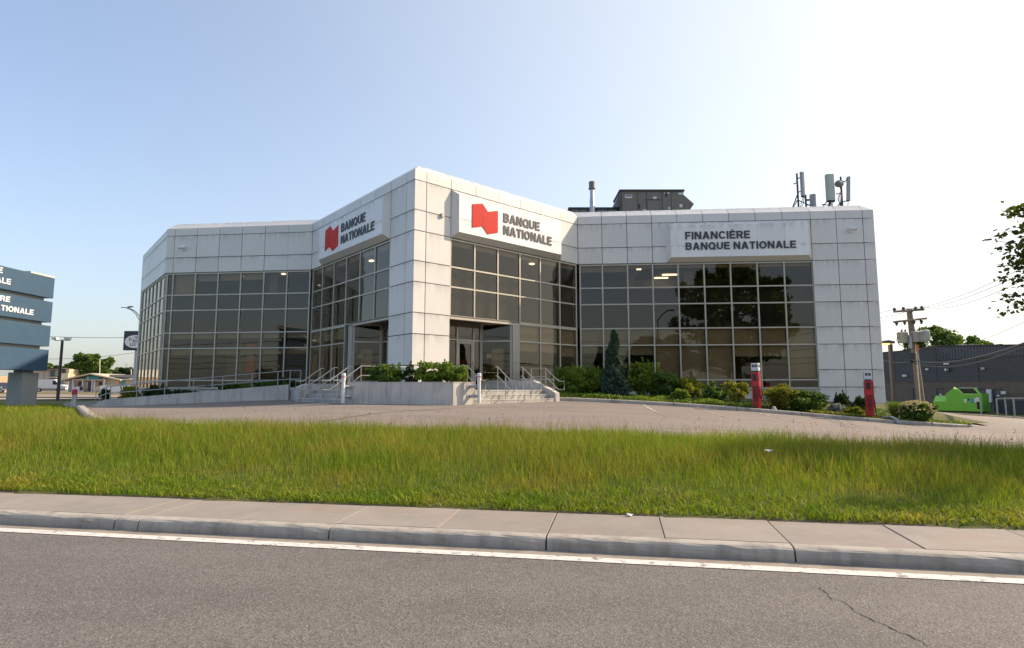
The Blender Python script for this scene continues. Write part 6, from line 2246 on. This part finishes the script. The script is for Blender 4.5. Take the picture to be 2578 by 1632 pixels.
for u in (2270, 2279, 2302.5):
    a, b = at(u, 830, UD - .4), at(u, 838, UD - .4)
    MB().tube([b, a], .07, 8).build('bushing', M['charcoal'], up)
MB().tube([at(2259, 848, UD - .5), at(2258, 858, UD - .5), at(2264, 868, UD - .5), at(2280, 874, UD - .5)], .03, 6).build('cable', M['black'], up)
MB().box(at(2280, 860, UD).x, at(2286, 860, UD).x, UD - .5, UD - .3, at(2280, 878, UD).z, at(2280, 845, UD).z).build('conduit', M['galv_dull'], up)
MB().tube([at(2307, 868, UD - .25), at(2309, 882, UD - .25)], .13, 8).build('red_box', M['orange'], up)
for v in (893, 901, 911):
    MB().cbox(at(2296, v, UD - .45), (.35, .2, .22)).build('clamp', M['black'], up)
MB().tube([at(2304.5, 868, UD - .3), at(2310, 930, UD - .35), at(2318, 1022, UD - .35)], .04, 6).build('downpipe', M['off_white'], up)
for (u0, v0), (u1, v1), l, sg in (((2252, 778), (2600, 662), 'upper overhead line running right from the pole top', .5), ((2274, 776), (2600, 676), 'second overhead line running right from the pole top', .5), ((2320, 773), (2600, 694), 'third overhead line running right from the pole top', .5)):
    wire(l, at(u0, v0, UD - .45), at(u1, v1, 20), sg, .012)
wire('overhead line from the pole top behind the end pier', at(2252, 778, UD - .45), at(2190, 790, 75), .1, .02)
wire('lower overhead line from the pole top behind the end pier', at(2300, 779, UD - .45), at(2190, 801, 75), .2, .02)
wire('thick black cable sagging from the pole to the right frame edge', at(2297, 908, UD - .45), at(2620, 848, 26), .55, .045)
wire('second black cable just below the thick one', at(2297, 912, UD - .45), at(2620, 853, 26), .75, .03)
wire('thin cable crossing in front of the trees on the right', at(2297, 893, UD - .45), at(2620, 790, 30), .5, .012)
wire('thin cable from the pole along the dark wall to the left', at(2297, 910, UD - .45), at(2215, 905, 60), .2, .03)

tree('tree', 'tall round tree behind the transformers of the utility pole', (at(2360, 900, 86).x, 86, -.4), 12, (at(2352, 848, 86).x, 86, 8.0), (3.6, 3.2, 2.9), 7000, .30, M['leaf_mid'], 'trees behind the dark grey building', clumps=55)
tree('tree', 'middle tree showing over the roof of the dark grey building', (at(2432, 900, 90).x, 90, -.4), 10, (at(2428, 860, 90).x, 90, 7.3), (3.0, 2.8, 2.0), 4500, .30, M['leaf_mid'], 'trees behind the dark grey building', clumps=40)
tree('tree', 'lowest tree of the three over the roof, at the right', (at(2490, 900, 92).x, 92, -.4), 9, (at(2476, 866, 92).x, 92, 6.9), (2.8, 2.8, 1.8), 4000, .30, M['leaf_mid'], 'trees behind the dark grey building', clumps=36)

# maple whose branches reach in from the right
mx, my = 14.6, 12.2
mz = H(mx, my)
mp = thing('maple_tree', 'maple tree whose leafy branches reach in at the right frame edge', 'tree', (mx, my, mz))
mb = MB()
mb.tube([(mx, my, mz - .2), (mx, my, mz + 1.6), (mx + .1, my, mz + 3.2), (mx + .1, my + .1, mz + 6.5)], [.20, .15, .13, .04], 10)
tips = []
mr = np.random.default_rng(5)
for k in range(30):
    a = mr.uniform(0, 6.283)
    z0 = mr.uniform(2.2, 5.8)
    L_ = mr.uniform(1.7, 2.7) * (1.12 - .07 * abs(z0 - 3.6))
    e = Vector((mx + .1 + L_ * math.cos(a), my + L_ * math.sin(a), mz + z0 + mr.uniform(.1, 1.0)))
    s0 = Vector((mx + .08, my, mz + z0 * .85))
    mid = s0.lerp(e, .55) + Vector((0, 0, .25))
    mb.tube([s0, mid, e], [.035, .02, .006], 6)
    tips.append((s0, mid, e))
vis = [(10.05, 12.1, 4.72), (9.95, 12.0, 4.20), (10.05, 12.15, 3.62), (10.5, 12.2, 5.05), (10.25, 12.0, 5.30), (10.3, 12.1, 4.15), (10.2, 12.05, 3.35), (10.45, 12.1, 3.75), (10.6, 12.0, 4.5), (10.7, 12.2, 4.8), (10.7, 11.9, 4.0), (10.9, 12.1, 5.2), (10.8, 12.0, 3.5), (10.4, 12.2, 4.45), (11.0, 12.2, 4.3)]
for q in vis:
    e = Vector(q)
    s0 = Vector((mx + .05, my, mz + (q[2] - mz) * .75))
    mid = s0.lerp(e, .6) + Vector((0, 0, .18))
    mb.tube([s0, mid, e], [.05, .022, .005], 6)
    tips.append((s0, mid, e))
mb.build('trunk', M['bark'], mp, smooth=True)
pts = []
for s0, mid, e in tips:
    for j in range(13):
        t_ = mr.uniform(.35, 1.0)
        c = np.array(s0.lerp(mid, t_ * 2) if t_ < .5 else mid.lerp(e, (t_ - .5) * 2))
        c = c + mr.normal(size=3) * np.array([.26, .26, .15]) * (1.25 - t_ * .75)
        k = 20
        q = mr.normal(size=(k, 3)) * np.array([.14, .14, .055])
        pts.append(c + q)
pts = np.concatenate(pts)
link('crown', leaf_mesh('crown', pts - np.array([mx, my, mz]), .095, M['leaf_maple'], flat=.72, aspect=1.25), mp, kind='stuff')

# ------------------------------------------------------------------ street side behind the viewer: what the glass walls mirror
gm = 'trees across the street, mirrored in the glass'
tree('street_tree', 'great round maple mirrored dark in the right wing windows', (20.8, -14.5, .1), 17, (20.6, -14.5, 11.2), (6.6, 6, 5.9), 11000, .42, M['leaf_mid'], gm, clumps=90, crad=.22, trunk_r=.45)
tree('street_tree', 'smaller tree mirrored low in the middle of the right wing windows', (11.5, -20, .1), 9, (11.5, -20, 6.0), (4.2, 4, 3.0), 5000, .38, M['leaf_mid'], gm, clumps=50, crad=.24)
tree('street_tree', 'bushy tree mirrored low in the left wing windows', (-24, -24, .1), 6, (-24, -24, 3.6), (4.5, 4, 2.2), 4000, .4, M['leaf_mid'], gm, clumps=40)
tree('street_tree', 'low dark tree mirrored beside the ramp railing', (-34, -22, .1), 5, (-34, -22, 3.0), (5.0, 4, 2.2), 4000, .4, M['leaf_dark'], gm, clumps=40)
tree('street_tree', 'wide hedge-like tree mirrored at the left end of the left wing', (-47, -20, .1), 5, (-47, -20, 2.8), (6.0, 4, 2.0), 4000, .4, M['leaf_dark'], gm, clumps=40)
def street_light(x, y, h, arms, label):
    z = .14
    t = thing('street_lamp', label, 'lamp', (x, y, z))
    MB().tube([(x, y, z), (x, y, z + h)], [.14, .08], 8).build('post', M['dark_pole'], t)
    for dx, up_ in arms:
        MB().tube([(x, y, z + h - .1), (x + dx * .35, y, z + h + up_ * .55), (x + dx * .75, y, z + h + up_ * .95), (x + dx, y, z + h + up_)], .07, 6).build('arm', M['dark_pole'], t)
        MB().cbox((x + dx * 1.05, y, z + h + up_ - .04), (.8, .3, .14)).build('lamp_head', M['dark_pole'], t)
street_light(-26.2, -8.6, 8.6, ((-2.8, 1.5), (2.8, .8)), 'double-armed street lamp mirrored in the left wing glass')
street_light(10.6, -9.0, 9.6, ((1.6, 1.1),), 'single street lamp mirrored in the right wing glass')
t = thing('utility_pole', 'wooden pole across the street, mirrored in the lower left glass', 'pole', (-33, -10, .14))
MB().tube([(-33, -10, .1), (-33.2, -10, 9)], [.17, .12], 8).build('pole', M['wood'], t)
MB().tube([(-34.2, -10, 8.4), (-32.0, -10, 8.4)], .08, 6).build('crossarm', M['wood'], t)
for k, (z, l) in enumerate(((8.5, 'top'), (6.6, 'upper'), (5.8, 'middle'), (5.1, 'lowest'))):
    wire('%s roadside cable across the street, mirrored in the glass' % l, (-90, -10 + .1 * k, z), (-33, -10 + .1 * k, z), .7, .035, 'roadside cables mirrored in the glass')
    wire('%s roadside cable right of the mirrored wooden pole' % l, (-33, -10 + .1 * k, z), (30, -10.5 + .1 * k, z - .4), 1.0, .035, 'roadside cables mirrored in the glass')
sh = thing('roadside_shop', 'low flat-roofed shop across the street, mirrored at the foot of the glass', 'building', (2, -34, .1))
MB().box(-12, 16, -44, -33, 0, 4.4).build('wall', M['tan_wall'], sh)
MB().box(-12.4, 16.4, -44.4, -32.6, 4.402, 4.9).build('roof', M['roof_dark'], sh)
for k in range(5):
    MB().box(-10 + 5.2 * k, -6.5 + 5.2 * k, -32.99, -32.94, .9, 3.2).build('shop_window', M['car_glass'], sh)
